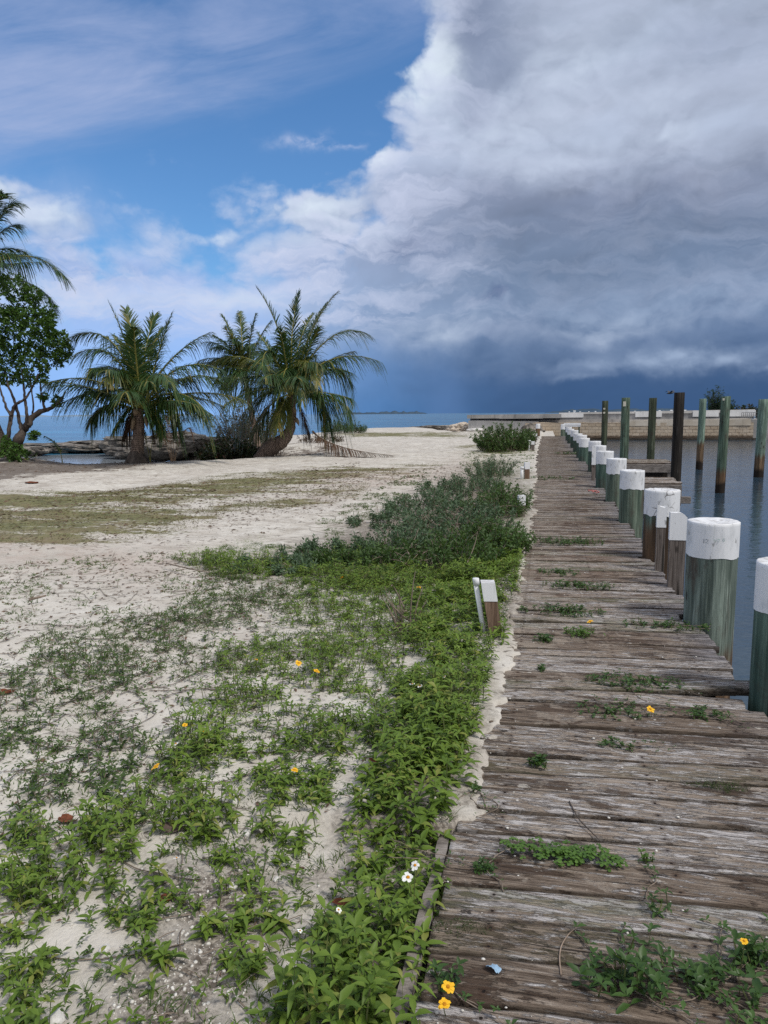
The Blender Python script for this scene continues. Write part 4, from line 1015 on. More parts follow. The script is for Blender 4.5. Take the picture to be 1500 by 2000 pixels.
# ------------------------------------------------------------------ distant land and sea bird
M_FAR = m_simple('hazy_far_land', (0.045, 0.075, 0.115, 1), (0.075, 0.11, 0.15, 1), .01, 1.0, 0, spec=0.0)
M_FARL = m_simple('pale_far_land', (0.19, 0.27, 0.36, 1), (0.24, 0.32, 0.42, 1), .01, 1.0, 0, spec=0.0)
M_HOUSE = m_simple('white_wall', (0.62, 0.62, 0.62, 1), (0.8, 0.8, 0.8, 1), .05, .9, 0)
def far_land(px0, px1, dep, hmax, m, lab, seed):
    n = 160; v = []; f = []
    base = CAM+ray((px0+px1)/2, 808)*dep; off = np.array([base[0], base[1], SEA_Z])
    for k in range(n):
        u = k/(n-1); px = px0+(px1-px0)*u; d = ray(px, 808); p = CAM+d*dep
        env = min(1, 8*u, 8*(1-u)); h = hmax*env*(0.25+0.9*fbm(u*22+seed, seed, 4, 100))
        dirh = unit(np.array([d[0], d[1], 0]))
        for q, hh in ((-90, 0), (-25, h*.8), (40, h), (160, 0)): v.append(np.array([p[0], p[1], SEA_Z-.5+hh])+dirh*q-off)
        if k:
            a = 4*(k-1)
            for j in range(3): f.append([a+j, a+4+j, a+5+j, a+1+j])
    o = mesh_np('far_land', v, f, m, None, True, loc=tuple(off)); tag(o, lab, None, None, 'structure')
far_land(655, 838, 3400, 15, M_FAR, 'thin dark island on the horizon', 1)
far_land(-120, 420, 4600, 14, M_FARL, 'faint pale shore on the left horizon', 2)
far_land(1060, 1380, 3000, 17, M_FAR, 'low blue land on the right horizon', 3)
rng = np.random.default_rng(12)
for k, px in enumerate((1112, 1122, 1133, 1150, 1163, 1240, 1288, 1296, 1311, 1338, 1352)):
    p = CAM+ray(px, 806)*2850; s_ = .45+rng.random()*.5
    t = empty('distant_house', (p[0], p[1], SEA_Z), 'tiny white house on the low land along the right horizon', 'house', 'white houses on the far shore')
    b = MB(); b.box((0, 0, 3.5*s_), (9*s_, 7, 5*s_)); b.build('wall', M_HOUSE, t)
    b = MB(); b.add([[-5*s_, -4, 6*s_], [5*s_, -4, 6*s_], [5*s_, 4, 6*s_], [-5*s_, 4, 6*s_], [-5*s_, 0, 8.4*s_], [5*s_, 0, 8.4*s_]], [[0, 1, 5, 4], [2, 3, 4, 5], [0, 4, 3], [1, 2, 5]]); b.build('roof', M_HOUSE, t)
M_BIRD = m_simple('dark_feathers', (.03, .03, .03, 1), (.1, .1, .1, 1), 9, .8, .1)
p = atd(1309, 768, 40.0)
t = empty('sea_bird', (p[0], p[1], p[2]), 'tiny dark sea bird flying just left of the tallest black pile', 'bird')
b = MB(); b.tube([(-.22, 0, -.02), (-.12, 0, .0), (0, 0, .01), (.12, 0, .02), (.19, 0, .035), (.24, 0, .03)], [.008, .045, .06, .05, .03, .006], 8)
for s_ in (-1, 1): b.add([[-.07, s_*.03, .04], [.07, s_*.03, .04], [.06, s_*.24, .14], [-.06, s_*.22, .13], [-.06, s_*.46, .06], [-.01, s_*.46, .07]], [[0, 1, 2, 3], [3, 2, 5, 4]])
o = b.build('body', M_BIRD, t, True); o.rotation_euler = (0, 0, .4)

# ------------------------------------------------------------------ foliage materials
ML_PALM = m_leaf('palm_leaflet', (0.012, 0.032, 0.013, 1), (0.062, 0.125, 0.036, 1), rough=.36, trans=.16, yellow=(0.22, 0.19, 0.05, 1))
ML_PALMY = m_leaf('palm_leaflet_yellowing', (0.05, 0.075, 0.018, 1), (0.17, 0.17, 0.04, 1), rough=.45, trans=.2, yellow=(0.30, 0.22, 0.06, 1))
ML_PALMD = m_leaf('palm_leaflet_dead', (0.040, 0.022, 0.014, 1), (0.13, 0.075, 0.048, 1), rough=.8, trans=.08)
M_RACH = m_simple('palm_rachis', (0.17, 0.17, 0.04, 1), (0.36, 0.32, 0.09, 1), 6, .55, .1)
M_RACHD = m_simple('dry_rachis', (0.09, 0.06, 0.04, 1), (0.23, 0.16, 0.11, 1), 6, .8, .2)
def m_trunk():
    m, g = mat('palm_trunk'); P = g.obj(); x, y, z = g.sep(P)
    n = g.noise(P, 4, 6, 0.7); rg = g.attr('along')
    ring = g.m('SINE', rg*110.0+(n-.5)*5.0); f = g.noise(g.vm('MULTIPLY', P, (14, 14, 5)), 1, 5, .7)
    c = g.mix(g.ss(.3, .7, f), (0.10, 0.075, 0.060, 1), (0.34, 0.25, 0.20, 1))
    c = g.mix(g.ss(.55, .95, ring)*.6, c, (0.05, 0.037, 0.031, 1))
    c = g.mix(g.ss(.55, .7, n)*.5, c, (0.30, 0.24, 0.20, 1))
    g.out(g.principled(c, .9, g.bump(ring*.5+f, .8, .03), .15)); return m
MTR = m_trunk()
M_BARK = m_simple('dark_bark', (0.028, 0.022, 0.020, 1), (0.13, 0.105, 0.088, 1), 5, .9, .7, (2, 2, 1), dist=.03)
M_BARKG = m_simple('grey_bark', (0.12, 0.11, 0.10, 1), (0.30, 0.285, 0.265, 1), 4, .9, .5, (2, 2, .8), dist=.03)
M_TWIG = m_simple('dry_twig', (0.10, 0.075, 0.055, 1), (0.33, 0.27, 0.22, 1), 12, .9, .2)
M_HUSK = m_simple('palm_husk', (0.10, 0.07, 0.045, 1), (0.33, 0.25, 0.17, 1), 6, .9, .5, (4, 4, 1))

def frond(name, parent, off, p0, p1, p2, L_leaf=.55, n=58, mat_i=ML_PALM, rmat=M_RACH, r0=.035, hang=.45, fold=.5, seed=0, upv=None, wleaf=.042, bare=.16, twist=0.0):
    """frond along a bezier; leaflets on both sides; one mesh"""
    rng = np.random.default_rng(seed+500); N = 40; L_leaf = L_leaf*1.52; n = int(n*1.5); wleaf = wleaf*.86; hang = hang*1.15+.05; fold = fold*.75
    P = bez(p0, p1, p2, N); T = np.gradient(P, axis=0); T = unit(T)
    c = Cloud()
    tv, tf = tube_arrays(P, np.interp(np.linspace(0, 1, N), [0, .12, 1], [r0*1.5, r0*.8, .004]), 5); c.add(tv, tf, 1)
    u = np.linspace(bare, 1.0, n); u = np.clip(u+rng.normal(0, .004, n), bare, 1)
    up = np.array([0, 0, 1.0]) if upv is None else np.asarray(upv, float)
    for s in (-1, 1):
        idx = u*(N-1); i0 = np.clip(idx.astype(int), 0, N-2); fr = (idx-i0)[:, None]
        pos = P[i0]*(1-fr)+P[i0+1]*fr; t = unit(T[i0]*(1-fr)+T[i0+1]*fr)
        side = unit(np.cross(t, np.broadcast_to(up, t.shape))+rng.normal(0, .01, t.shape)); nn = unit(np.cross(side, t))
        if twist: side = unit(side*math.cos(twist)+nn*math.sin(twist)); nn = unit(np.cross(side, t))
        fw = np.interp(u, [0, .5, 1], [.65, 1.05, 2.2])[:, None]
        d = unit(t*fw+s*side*1.0+nn*(fold*rng.uniform(.5, 1.1, n))[:, None]+rng.normal(0, .13, (n, 3)))
        L = L_leaf*np.interp(u, [bare, bare+.14, .45, .8, 1], [.45, .95, 1.0, .72, .38])*rng.uniform(.7, 1.1, n)
        kp = (vnoise(u*13+seed*1.7, u*0+s, 301) > .17) | (rng.random(n) < .25); bend = 1+.9*(vnoise(u*4+seed, u*0+s*2.0, 303) > .72)
        pos, d, nn, L, bend = pos[kp], d[kp], nn[kp], L[kp], bend[kp]; nk = len(pos)
        v, f = leaf_arrays(pos, d, nn, L, wleaf*rng.uniform(.8, 1.15, nk), hang*bend*rng.uniform(.5, 1.4, nk), 4, .15, lambda q: max(.08, min(1, 1.25-q)**.8*min(1, .55+3*q)))
        c.add(v, f, 0)
    return c.build(name, [mat_i, rmat], parent, off)
def trunk_mesh(name, parent, off, path, radii, mats=MTR, sides=20, rough=.02, seed=0):
    path = np.asarray(path, float); n = 46; t = np.linspace(0, len(path)-1, n)
    k = np.arange(len(path)); P = np.stack([np.interp(t, k, path[:, j]) for j in range(3)], 1)
    for _ in range(5): P[1:-1] = (P[:-2]+2*P[1:-1]+P[2:])/4
    R = np.interp(t, k, radii)*(1+rough*3*(fbm(t*5, t*0+seed, 3, 110)-.5))
    ring = 1+.035*np.sign(np.sin(t*38)); v, f = tube_arrays(P, R*ring, sides)
    a = np.arctan2(v[:, 1]-P[:, 1].repeat(sides), v[:, 0]-P[:, 0].repeat(sides))
    v = v+(fbm(v[:, 0]*6+seed, v[:, 2]*6+v[:, 1]*4, 3, 112)-.5)[:, None]*rough*3*np.stack([np.cos(a), np.sin(a), a*0], 1)
    al = np.concatenate([[0], np.cumsum(np.linalg.norm(np.diff(P, axis=0), axis=1))])
    return mesh_np(name, v-np.asarray(off), f, mats, parent, True, attrs=dict(along=al.repeat(sides)))

def palm(lab, base_px, depth, trunk_px, radii, crown_px, specs, auto, seed, leafL, husks=(), bulb=None):
    rng = np.random.default_rng(seed)
    bp = atd(base_px[0], base_px[1], depth); off = bp.copy()
    t = empty('coconut_palm', tuple(bp), lab, 'palm tree', 'coconut palms on the beach')
    path = [atd(px, py, depth+dd) for px, py, dd in trunk_px]; path[0][2] -= .3
    trunk_mesh('trunk', t, off, path, radii, seed=seed)
    C = atd(crown_px[0], crown_px[1], depth)
    for k, sp in enumerate(specs):
        (mx, my), (tx, ty), dd = sp[0], sp[1], sp[2]; kw = sp[3] if len(sp) > 3 else {}
        c0 = C+np.array([rng.normal(0, .05), rng.normal(0, .05), rng.uniform(-.1, .1)])
        kind = kw.get('k', 'g'); mt, rm = {'g': (ML_PALM, M_RACH), 'y': (ML_PALMY, M_RACH), 'd': (ML_PALMD, M_RACHD)}[kind]
        tip = atd(tx, ty, depth+dd); mid = atd(mx, my, depth+dd*.45)
        ctrl = 2*mid-.5*c0-.5*tip
        frond('frond', t, off, c0, ctrl, tip, leafL*kw.get('l', 1), kw.get('n', 58), mt, rm, .045, kw.get('h', .45), kw.get('f', .45), seed*50+k, None, .042, kw.get('b', .16), kw.get('t', 0))
    for k in range(auto[0]):     # the rest of the crown, front and back
        a = 2*math.pi*(k+rng.uniform(-.3, .3))/auto[0]; el = rng.uniform(*auto[2]); L = auto[1]*rng.uniform(.8, 1.05)
        dirv = np.array([math.cos(a)*math.cos(el), math.sin(a)*math.cos(el), math.sin(el)])
        p1 = C+dirv*L*.55; p2 = C+dirv*L*.9+np.array([math.cos(a), math.sin(a), 0])*L*.18-np.array([0, 0, L*rng.uniform(.12, .45)])
        frond('frond', t, off, C.copy(), p1, p2, leafL, 46, ML_PALM, M_RACH, .03, .5, .4, seed*90+k)
    for k, (hx, hy, hx2, hy2, w) in enumerate(husks):
        a, b_ = atd(hx, hy, depth-.2), atd(hx2, hy2, depth-.3); m_ = MB(); m_.tube(bez(a, (a+b_)/2+np.array([.03, -.05, 0]), b_, 7), [w*.5, w, w*1.15, w, w*.75, w*.4, .01], 7); m_.build('dry_husk', M_HUSK, t, True, off)
    if bulb:
        r = bulb*.78; v, f = wob_cyl(0, 0, -.25, .38, r, 0, 28, 10, seed, .16, False); v = np.asarray(v); z = v[:, 2]
        k = np.interp(z, [-.25, .05, .38], [1.25, 1.05, .55]); v[:, 0] *= k; v[:, 1] *= k
        mesh_np('root_mass', v, f, M_BARK, t, True)
    return t
# first palm: stout upright
palm('short stout coconut palm nearest the pool, with upright swollen trunk', (267, 906), 22.0,
     [(267, 908, 0), (268, 880, 0), (270, 850, 0), (270, 822, 0), (272, 800, 0), (273, 778, 0)], [.28, .19, .155, .165, .14, .08], (273, 800),
     [((252, 690), (214, 594), -.5, dict(l=.8, h=.15)), ((262, 680), (246, 606), .4, dict(l=.8, h=.15)), ((283, 690), (301, 618), .8, dict(h=.2)), ((305, 705), (335, 614), .3, dict(l=.85, h=.25)), ((290, 700), (318, 640), 1.2, {}),
      ((222, 672), (140, 658), .3, dict(l=1.1)), ((225, 700), (152, 690), -.9, dict(l=1.1)), ((190, 745), (92, 748), .2, dict(l=1.05, h=.6)), ((198, 768), (116, 790), -.6, dict(l=.95, h=.7)), ((228, 722), (175, 735), 1.4, {}),
      ((335, 702), (408, 650), .2, dict(l=.85, h=.5)), ((345, 722), (432, 722), -.6, dict(l=1.15, h=.65)), ((365, 738), (440, 752), .9, dict(l=1.1, h=.7)), ((375, 768), (478, 782), -.3, dict(k='y', l=.8, h=.6)), ((340, 768), (398, 800), -1.0, dict(h=.8)),
      ((240, 738), (205, 742), -1.9, dict(k='y', l=.75, h=.3)), ((265, 690), (262, 640), -1.6, dict(l=.9, h=.2)), ((300, 735), (330, 745), -2.0, {}), ((250, 712), (222, 655), 1.6, {}), ((215, 790), (178, 822), .6, dict(h=.8, l=.8)), ((318, 785), (345, 832), .9, dict(h=.8, l=.8)), ((250, 800), (222, 842), -.4, dict(h=.7, l=.55)), ((296, 800), (318, 846), -.3, dict(h=.7, l=.5)), ((255, 815), (243, 858), .3, dict(k='d', h=.9, l=.45, n=34)), ((290, 818), (300, 856), .2, dict(k='d', h=.9, l=.4, n=34))],
     (15, 2.75, (.22, 1.2)), 3, .58, [(262, 815, 256, 845, .06), (283, 812, 288, 838, .05), (268, 800, 262, 812, .09)], .42)
# second palm: curved trunk
palm('coconut palm with a fat trunk curving up from the ground, right of the others', (520, 884), 26.5,
     [(506, 884, .2), (528, 874, .1), (552, 862, 0), (566, 842, 0), (571, 815, 0), (571, 790, 0), (570, 765, 0)], [.27, .29, .25, .19, .14, .13, .08], (570, 768),
     [((545, 650), (501, 562), -.3, dict(l=.62, h=.05, f=.9)), ((570, 660), (584, 572), .2, dict(l=.75, h=.1)), ((608, 650), (656, 574), -.2, dict(l=.9, h=.25)), ((600, 665), (638, 592), .8, dict(l=.8)), ((585, 670), (612, 612), 1.4, {}),
      ((640, 664), (716, 652), .0, dict(l=1.1, h=.35)), ((648, 702), (742, 706), -.4, dict(l=1.0, h=.75)), ((632, 716), (686, 748), .8, dict(l=.9, h=.6)), ((638, 772), (682, 800), -.3, dict(l=1.0, h=.9)), ((600, 690), (622, 640), -1.3, dict(l=.9)),
      ((482, 700), (402, 718), .2, dict(k='y', l=.85, h=.7)), ((528, 690), (512, 722), -2.0, dict(l=1.0, h=.3)), ((555, 685), (545, 640), -1.5, dict(l=.8)), ((594, 706), (622, 752), -2.2, dict(k='y', l=.7)), ((515, 770), (462, 826), -.2, dict(l=.95, h=.8)),
      ((530, 790), (500, 842), 1.0, dict(h=.8)), ((552, 790), (543, 835), -1.4, dict(k='y', l=.7, h=.7)), ((540, 705), (505, 650), 1.5, {}), ((610, 760), (640, 820), 1.4, dict(h=.9)), ((500, 735), (430, 760), 1.2, dict(h=.7)), ((545, 800), (520, 858), .5, dict(h=.7, l=.6)), ((588, 800), (604, 852), .5, dict(k='d', h=.9, l=.5, n=34)), ((560, 720), (548, 770), -2.0, dict(l=.8)), ((582, 720), (590, 780), -1.9, dict(l=.8))],
     (15, 3.0, (.08, 1.15)), 5, .62, [(556, 812, 552, 836, .06), (578, 816, 584, 832, .06), (570, 795, 578, 806, .07)], None)
# third palm, behind
palm('taller thin coconut palm half hidden behind the curved-trunk palm', (505, 870), 33.0,
     [(505, 874, 0), (498, 840, 0), (488, 790, 0), (480, 745, 0), (478, 715, 0)], [.18, .14, .12, .12, .08], (478, 722),
     [((455, 660), (434, 616), 0, {}), ((472, 655), (468, 610), .5, {}), ((490, 655), (500, 614), 0, {}), ((505, 665), (528, 628), .2, {}), ((440, 680), (402, 668), 0, dict(h=.5)), ((440, 700), (404, 712), -.4, dict(h=.6)), ((448, 715), (416, 752), .2, dict(h=.7)), ((515, 690), (550, 670), 0, {}), ((470, 690), (440, 640), -1.5, dict(k='y'))],
     (16, 2.5, (-.1, 1.1)), 7, .55)
# fourth palm, mostly out of frame on the left
palm('leaning coconut palm at the left picture edge, only a grey trunk and fronds showing', (12, 884), 24.0,
     [(14, 886, 0), (-4, 850, 0), (-28, 790, 0), (-52, 700, 0), (-66, 610, 0), (-72, 560, 0)], [.24, .20, .17, .15, .15, .09], (-72, 555),
     [((40, 500), (128, 546), -.2, dict(l=.95, h=.35)), ((40, 548), (106, 596), .5, dict(l=.9, h=.6)), ((-10, 440), (30, 398), 0, dict(l=1.0)), ((-15, 470), (32, 440), .6, dict(l=1.0)), ((-25, 430), (5, 380), -.6, {}), ((-20, 510), (30, 500), 1.2, {})],
     (10, 3.2, (.0, 1.1)), 9, .72)
# baby palms, dead or sprouting
def seedling(name, lab, cat, px, py, depth, specs, mt, rm, L, n=26, hang=.4, w=.035, r0=.014):
    bp = atd(px, py, depth); bp[2] = float(ground_z(bp[0], bp[1])); bp = np.array(bp)
    t = empty(name, tuple(bp), lab, cat)
    for k, (m_, e_, dd) in enumerate(specs):
        c0 = bp.copy(); tip = atd(e_[0], e_[1], depth+dd); mid = atd(m_[0], m_[1], depth+dd*.5)
        frond('frond', t, bp, c0, 2*mid-.5*c0-.5*tip, tip, L, n, mt, rm, r0, hang, .4, 700+k+int(px), None, w, .3)
    return t
seedling('dead_baby_palm', 'withered brown baby palm between the first palm and dark bush', 'palm tree', 336, 876, 27.0,
         [((322, 840), (302, 818), 0), ((330, 838), (322, 812), .2), ((340, 838), (345, 810), 0), ((350, 842), (360, 820), 0), ((355, 852), (372, 838), -.2), ((318, 852), (300, 848), .2)], ML_PALMD, M_RACHD, .34, 24, .6)
seedling('palm_sprout', 'single curved green palm sprout in front of the pool', 'plant', 122, 908, 23.0, [((112, 872), (88, 852), 0)], ML_PALM, M_RACH, .2, 22, .5)
seedling('palm_sprout', 'yellow drooping palm sprout right of the first palm trunk', 'plant', 292, 872, 22.5, [((300, 855), (318, 850), 0), ((283, 850), (280, 842), 0)], ML_PALMY, M_RACH, .16, 14, .5)
def fallen_frond():
    p0 = atd(611, 843, 26.0); p2 = at(764, 889, 0.02); pm = atd(665, 872, 25.0)
    t = tag(frond('fallen_palm_frond', None, p0, p0, 2*pm-.5*p0-.5*p2, p2, .32, 70, ML_PALMD, M_RACHD, .03, .75, .05, 77, None, .03, .15), 'dead brown palm frond hanging down and trailing across the sand', 'palm frond'); t.location = tuple(map(float, p0))
fallen_frond()

# ------------------------------------------------------------------ leafy trees and shrubs
ML_TREE = m_leaf('glossy_tree_leaf', (0.022, 0.058, 0.012, 1), (0.095, 0.185, 0.036, 1), rough=.38, trans=.2)
ML_GRAPE = m_leaf('sea_grape_leaf', (0.016, 0.024, 0.012, 1), (0.050, 0.062, 0.026, 1), rough=.45, trans=.1, yellow=(0.12, 0.05, 0.03, 1))
ML_GREY = m_leaf('grey_green_leaf', (0.042, 0.078, 0.042, 1), (0.125, 0.190, 0.105, 1), rough=.6, trans=.15)
ML_GREYP = m_leaf('silver_leaf', (0.10, 0.12, 0.10, 1), (0.24, 0.26, 0.21, 1), rough=.7, trans=.1)
ML_BUSH = m_leaf('bush_leaf', (0.030, 0.062, 0.018, 1), (0.090, 0.160, 0.045, 1), rough=.5, trans=.22)
ML_PINE = m_leaf('pine_needle', (0.018, 0.038, 0.020, 1), (0.055, 0.095, 0.045, 1), rough=.6, trans=.1)
def rosettes(ends, dirs, per, L, W, rng, spread=.9, droop=.25, segs=2):
    n = len(ends); pos = np.repeat(ends, per, 0)+rng.normal(0, .02, (n*per, 3)); dd = np.repeat(dirs, per, 0)
    r = unit(rng.normal(0, 1, (n*per, 3))); d = unit(dd*.75+r*spread); up = unit(np.cross(d, rng.normal(0, 1, (n*per, 3)))+np.array([0, 0, .8]))
    return leaf_arrays(pos, d, up, L*rng.uniform(.6, 1.15, n*per), W*rng.uniform(.7, 1.1, n*per), droop, segs, .2, lambda t: math.sin(math.pi*min(1, t**.8)) if 0 < t < 1 else 0.05)
def leafy_tree():
    D = 22.5; bp = atd(30, 892, D); off = bp.copy(); rng = np.random.default_rng(21)
    t = empty('leafy_tree', tuple(bp), 'dense round-crowned green tree with bare twisting trunks at the left edge', 'tree')
    A = lambda px, py, dd=0.0: atd(px, py, D+dd)
    b = MB()
    br = [([(30, 896), (31, 876), (36, 858), (46, 842), (55, 828)], [.16, .17, .15, .11, .10]), ([(54, 832), (60, 818), (74, 806), (92, 800), (106, 794), (120, 780), (128, 766)], [.11, .10, .08, .065, .05, .03, .015]),
          ([(22, 894), (12, 868), (18, 838), (22, 812), (28, 792), (40, 784), (52, 776)], [.10, .08, .065, .06, .05, .04, .03]), ([(44, 850), (40, 832), (34, 806), (28, 780), (16, 756), (8, 720)], [.07, .06, .045, .04, .03, .02]),
          ([(54, 838), (52, 808), (49, 784), (47, 760), (42, 720)], [.06, .05, .04, .035, .02]), ([(88, 802), (84, 784), (80, 764), (78, 738)], [.04, .035, .03, .02]), ([(22, 812), (14, 800), (4, 772), (-4, 740)], [.045, .04, .03, .02]),
          ([(50, 778), (60, 764), (70, 742), (82, 722)], [.03, .03, .025, .015]), ([(62, 816), (66, 790), (62, 764), (58, 730)], [.03, .025, .02, .012]), ([(110, 792), (118, 796), (128, 786)], [.02, .015, .01])]
    for pts, rr in br:
        P = np.array([A(x, y, rng.normal(0, .12)) for x, y in pts]); k = np.linspace(0, len(P)-1, len(P)*4); Q = np.stack([np.interp(k, range(len(P)), P[:, j]) for j in range(3)], 1)
        for _ in range(2): Q[1:-1] = (Q[:-2]+2*Q[1:-1]+Q[2:])/4
        b.tube(Q+rng.normal(0, .008, Q.shape), np.interp(k, range(len(P)), rr)*rng.uniform(.9, 1.12, len(k)), 9)
    b.build('trunk', M_BARK, t, True, off)
    lumps = [(5, 588, 46, .8, 0), (52, 598, 30, .6, .2), (70, 640, 36, .7, -.2), (104, 668, 30, .5, 0), (36, 660, 40, .8, .2), (56, 690, 30, .6, .1), (88, 648, 22, .4, -.1), (20, 630, 36, .6, -.2), (120, 662, 14, .25, 0), (66, 576, 18, .3, 0), (96, 624, 16, .3, .1), (-25, 640, 60, 1, 0), (115, 690, 24, .4, .1), (85, 610, 28, .5, .3), (28, 562, 30, .5, 0), (10, 718, 36, .6, .2), (66, 712, 30, .5, -.2), (92, 706, 24, .4, 0), (128, 684, 13, .25, 0),
             (112, 784, 11, .2, 0), (84, 774, 8, .15, 0), (66, 852, 9, .18, -.2), (50, 738, 18, .3, 0), (78, 742, 12, .2, 0), (14, 880, 26, .4, -.3), (30, 884, 22, .3, -.4), (-20, 700, 50, .7, 0)]
    E = []; Dv = []
    s = F/D
    for px, py, r, dr, dd in lumps:
        c = A(px, py, dd); R = r/s; n = int(16+210*R**2)
        q = unit(rng.normal(0, 1, (n, 3)))*(rng.uniform(.35, 1, n)**.5)[:, None]*R; q[:, 1] *= .85
        q *= (0.82+.3*vnoise(q[:, 0]*3+px, q[:, 2]*3+py, 131))[:, None]
        E.append(c+q); Dv.append(unit(q+np.array([0, 0, .25])))
    E = np.concatenate(E); Dv = np.concatenate(Dv)
    c = Cloud(); v, f = rosettes(E, Dv, 9, .14, .060, rng, .95, .2, 2); c.add(v, f)
    c.build('crown', [ML_TREE], t, off)
leafy_tree()
def shrub(name, lab, cat, c, rx, ry, h, nstem, leafL, leafW, ml, rng, per=9, twig=M_TWIG, group=None, upright=.7, extra_twigs=0, bare=.35, round_=False, segs=2, dense=1.0):
    """many thin stems from the ground carrying leaves"""
    c = np.asarray(c, float); t = empty(name, tuple(c), lab, cat, group)
    tb = MB(); cl = Cloud(); PE = []; PD = []
    for k in range(nstem):
        a = rng.uniform(0, 2*math.pi); rr = math.sqrt(rng.random())
        bx = np.array([math.cos(a)*rr*rx, math.sin(a)*rr*ry, 0]); gz = float(ground_z(c[0]+bx[0], c[1]+bx[1]))-c[2]; bx[2] = (gz if gz > -.5 else 0)-.02
        hh = h*(1-.5*rr**2)*rng.uniform(.45, 1.15); lean = np.array([math.cos(a)*rr, math.sin(a)*rr, 0])*hh*.45+rng.normal(0, .14, 3)*hh*np.array([1, 1, 0])
        p2 = bx+lean+np.array([0, 0, hh]); p1 = bx+lean*.25+np.array([0, 0, hh*.6])+rng.normal(0, .05, 3)*h
        P = bez(bx, p1, p2, 6)
        tb.tube(P, np.linspace(.0075, .0025, 6)*(.6+h), 4, cap=False)
        m = max(3, int(per*dense*rng.uniform(.8, 1.3))); u = rng.uniform(bare, 1.0, m); u[-1] = 1
        pos = (1-u)[:, None]**2*bx+2*((1-u)*u)[:, None]*p1+(u*u)[:, None]*p2
        PE.append(pos+rng.normal(0, .02, pos.shape)*h); PD.append(unit(np.tile(unit(p2-p1), (m, 1))*upright+rng.normal(0, .6, (m, 3))))
    for k in range(extra_twigs):
        a = rng.uniform(0, 2*math.pi); rr = math.sqrt(rng.random()); bx = np.array([math.cos(a)*rr*rx, math.sin(a)*rr*ry, rng.uniform(.05, .5)*h]); dv = unit(rng.normal(0, 1, 3)*np.array([1, 1, .45])); L = rng.uniform(.2, .6)*h*1.2
        tb.tube(bez(bx, bx+dv*L*.5+rng.normal(0, .06, 3), bx+dv*L+rng.normal(0, .08, 3), 5), np.linspace(.006, .0025, 5)*(.6+h), 4, cap=False)
    tb.build('stems', twig, t, True)
    E = np.concatenate(PE); Dv = np.concatenate(PD)
    v, f = rosettes(E, Dv, 4, leafL, leafW, rng, .75, .12, segs); cl.add(v, f); cl.build('foliage', [ml], t)
    return t
rg = np.random.default_rng(33)
def gp(px, py): 
    p = at(px, py, 0.0); p[2] = float(ground_z(p[0], p[1])); return p
q = gp(440, 884); shrub('sea_grape_bush', 'dark bronze-green sea grape bush left of the curved palm trunk', 'bush', (q[0], q[1]+.4, q[2]), 1.05, .7, 1.05, 130, .13, .12, ML_GRAPE, rg, 7, M_BARK, None, .5, 40, .2)
q = gp(498, 880); shrub('dead_brush', 'bare brown brush pile at the foot of the curved palm', 'bush', (q[0], q[1]+1.0, q[2]), .8, .5, .75, 60, .08, .04, ML_PALMD, rg, 3, M_BARK, None, .5, 90, .4)
q = atd(482, 800, 36); shrub('silver_bush', 'pale silvery bush seen between the two palms', 'bush', (q[0], q[1], -.4), 1.1, 1.0, 2.5, 150, .12, .05, ML_GREYP, rg, 9, M_TWIG, None, .5, 30, .3)
q = gp(672, 846); shrub('grey_shrub', 'low grey shrub on the far turf right of the palms', 'bush', (q[0], q[1], q[2]), 1.5, .9, 1.0, 110, .2, .05, ML_GREY, rg, 8, M_TWIG, None, .9, 20, .3)
q = gp(625, 862); shrub('reddish_brush', 'rusty dry brush behind the hanging dead frond', 'bush', (q[0], q[1], q[2]), 1.2, .6, .45, 60, .2, .03, ML_PALMD, rg, 4, M_TWIG, None, .8, 30, .2)
q = gp(985, 880); shrub('green_bush', 'far green bush beside the boardwalk near its end', 'bush', (q[0], q[1]+.2, q[2]), .95, .9, .98, 230, .12, .045, ML_BUSH, rg, 10, M_TWIG, None, .8, 30, .25)
q = gp(1010, 879); shrub('dry_bush', 'browner twiggy part-dead bush right against the far green bush', 'bush', (q[0]+.15, q[1]+.5, q[2]), .45, .6, .8, 70, .10, .03, ML_GRAPE, rg, 5, M_TWIG, None, .8, 60, .3)
G_ = 'grey-green shrubs in the thicket by the boardwalk'
for k, (px, py, rx, ry, h, n, lab) in enumerate([
    (960, 930, .42, 1.0, .62, 150, 'tallest far shrub of the thicket, dark upright shoots against the sand'),
    (900, 960, .75, .9, .42, 200, 'broad blue-green shrub at the far left of the thicket'),
    (835, 990, .55, .7, .36, 130, 'small outlying blue-green shrub at the left of the far thicket'),
    (972, 1000, .38, .9, .52, 170, 'brown-tinged shrub around the buried white-topped post'),
    (890, 1035, .6, .7, .46, 190, 'twiggy middle shrub of the thicket with tangled dry stems'),
    (790, 1070, .5, .45, .36, 130, 'grey-green shrub in the middle of the near thicket edge'),
    (715, 1095, .42, .4, .30, 110, 'grey-green shrub second from the left at the near thicket edge'),
    (545, 1105, .42, .30, .17, 60, 'low sprawling shrub at the left tip of the thicket'),
    (640, 1080, .45, .35, .22, 70, 'thin shrub behind the left tip of the thicket'),
    (880, 1095, .5, .45, .40, 150, 'near shrub of the thicket with pale dead branches in front'),
    (955, 1075, .34, .5, .42, 140, 'green right-hand shrub of the thicket touching the boardwalk'),
    (760, 1015, .45, .5, .24, 70, 'sparse low shrub in the open sand behind the near thicket')]):
    q = gp(px, py); shrub('thicket_shrub', lab, 'shrub', q, rx*1.12, ry*1.12, h*.80, int(n*.50), .056, .019, ML_GREY if k not in (3, 6, 9, 10) else ML_BUSH, rg, 14, M_TWIG, G_, 1.1, 60 if k in (3, 4, 9) else 8, .2)
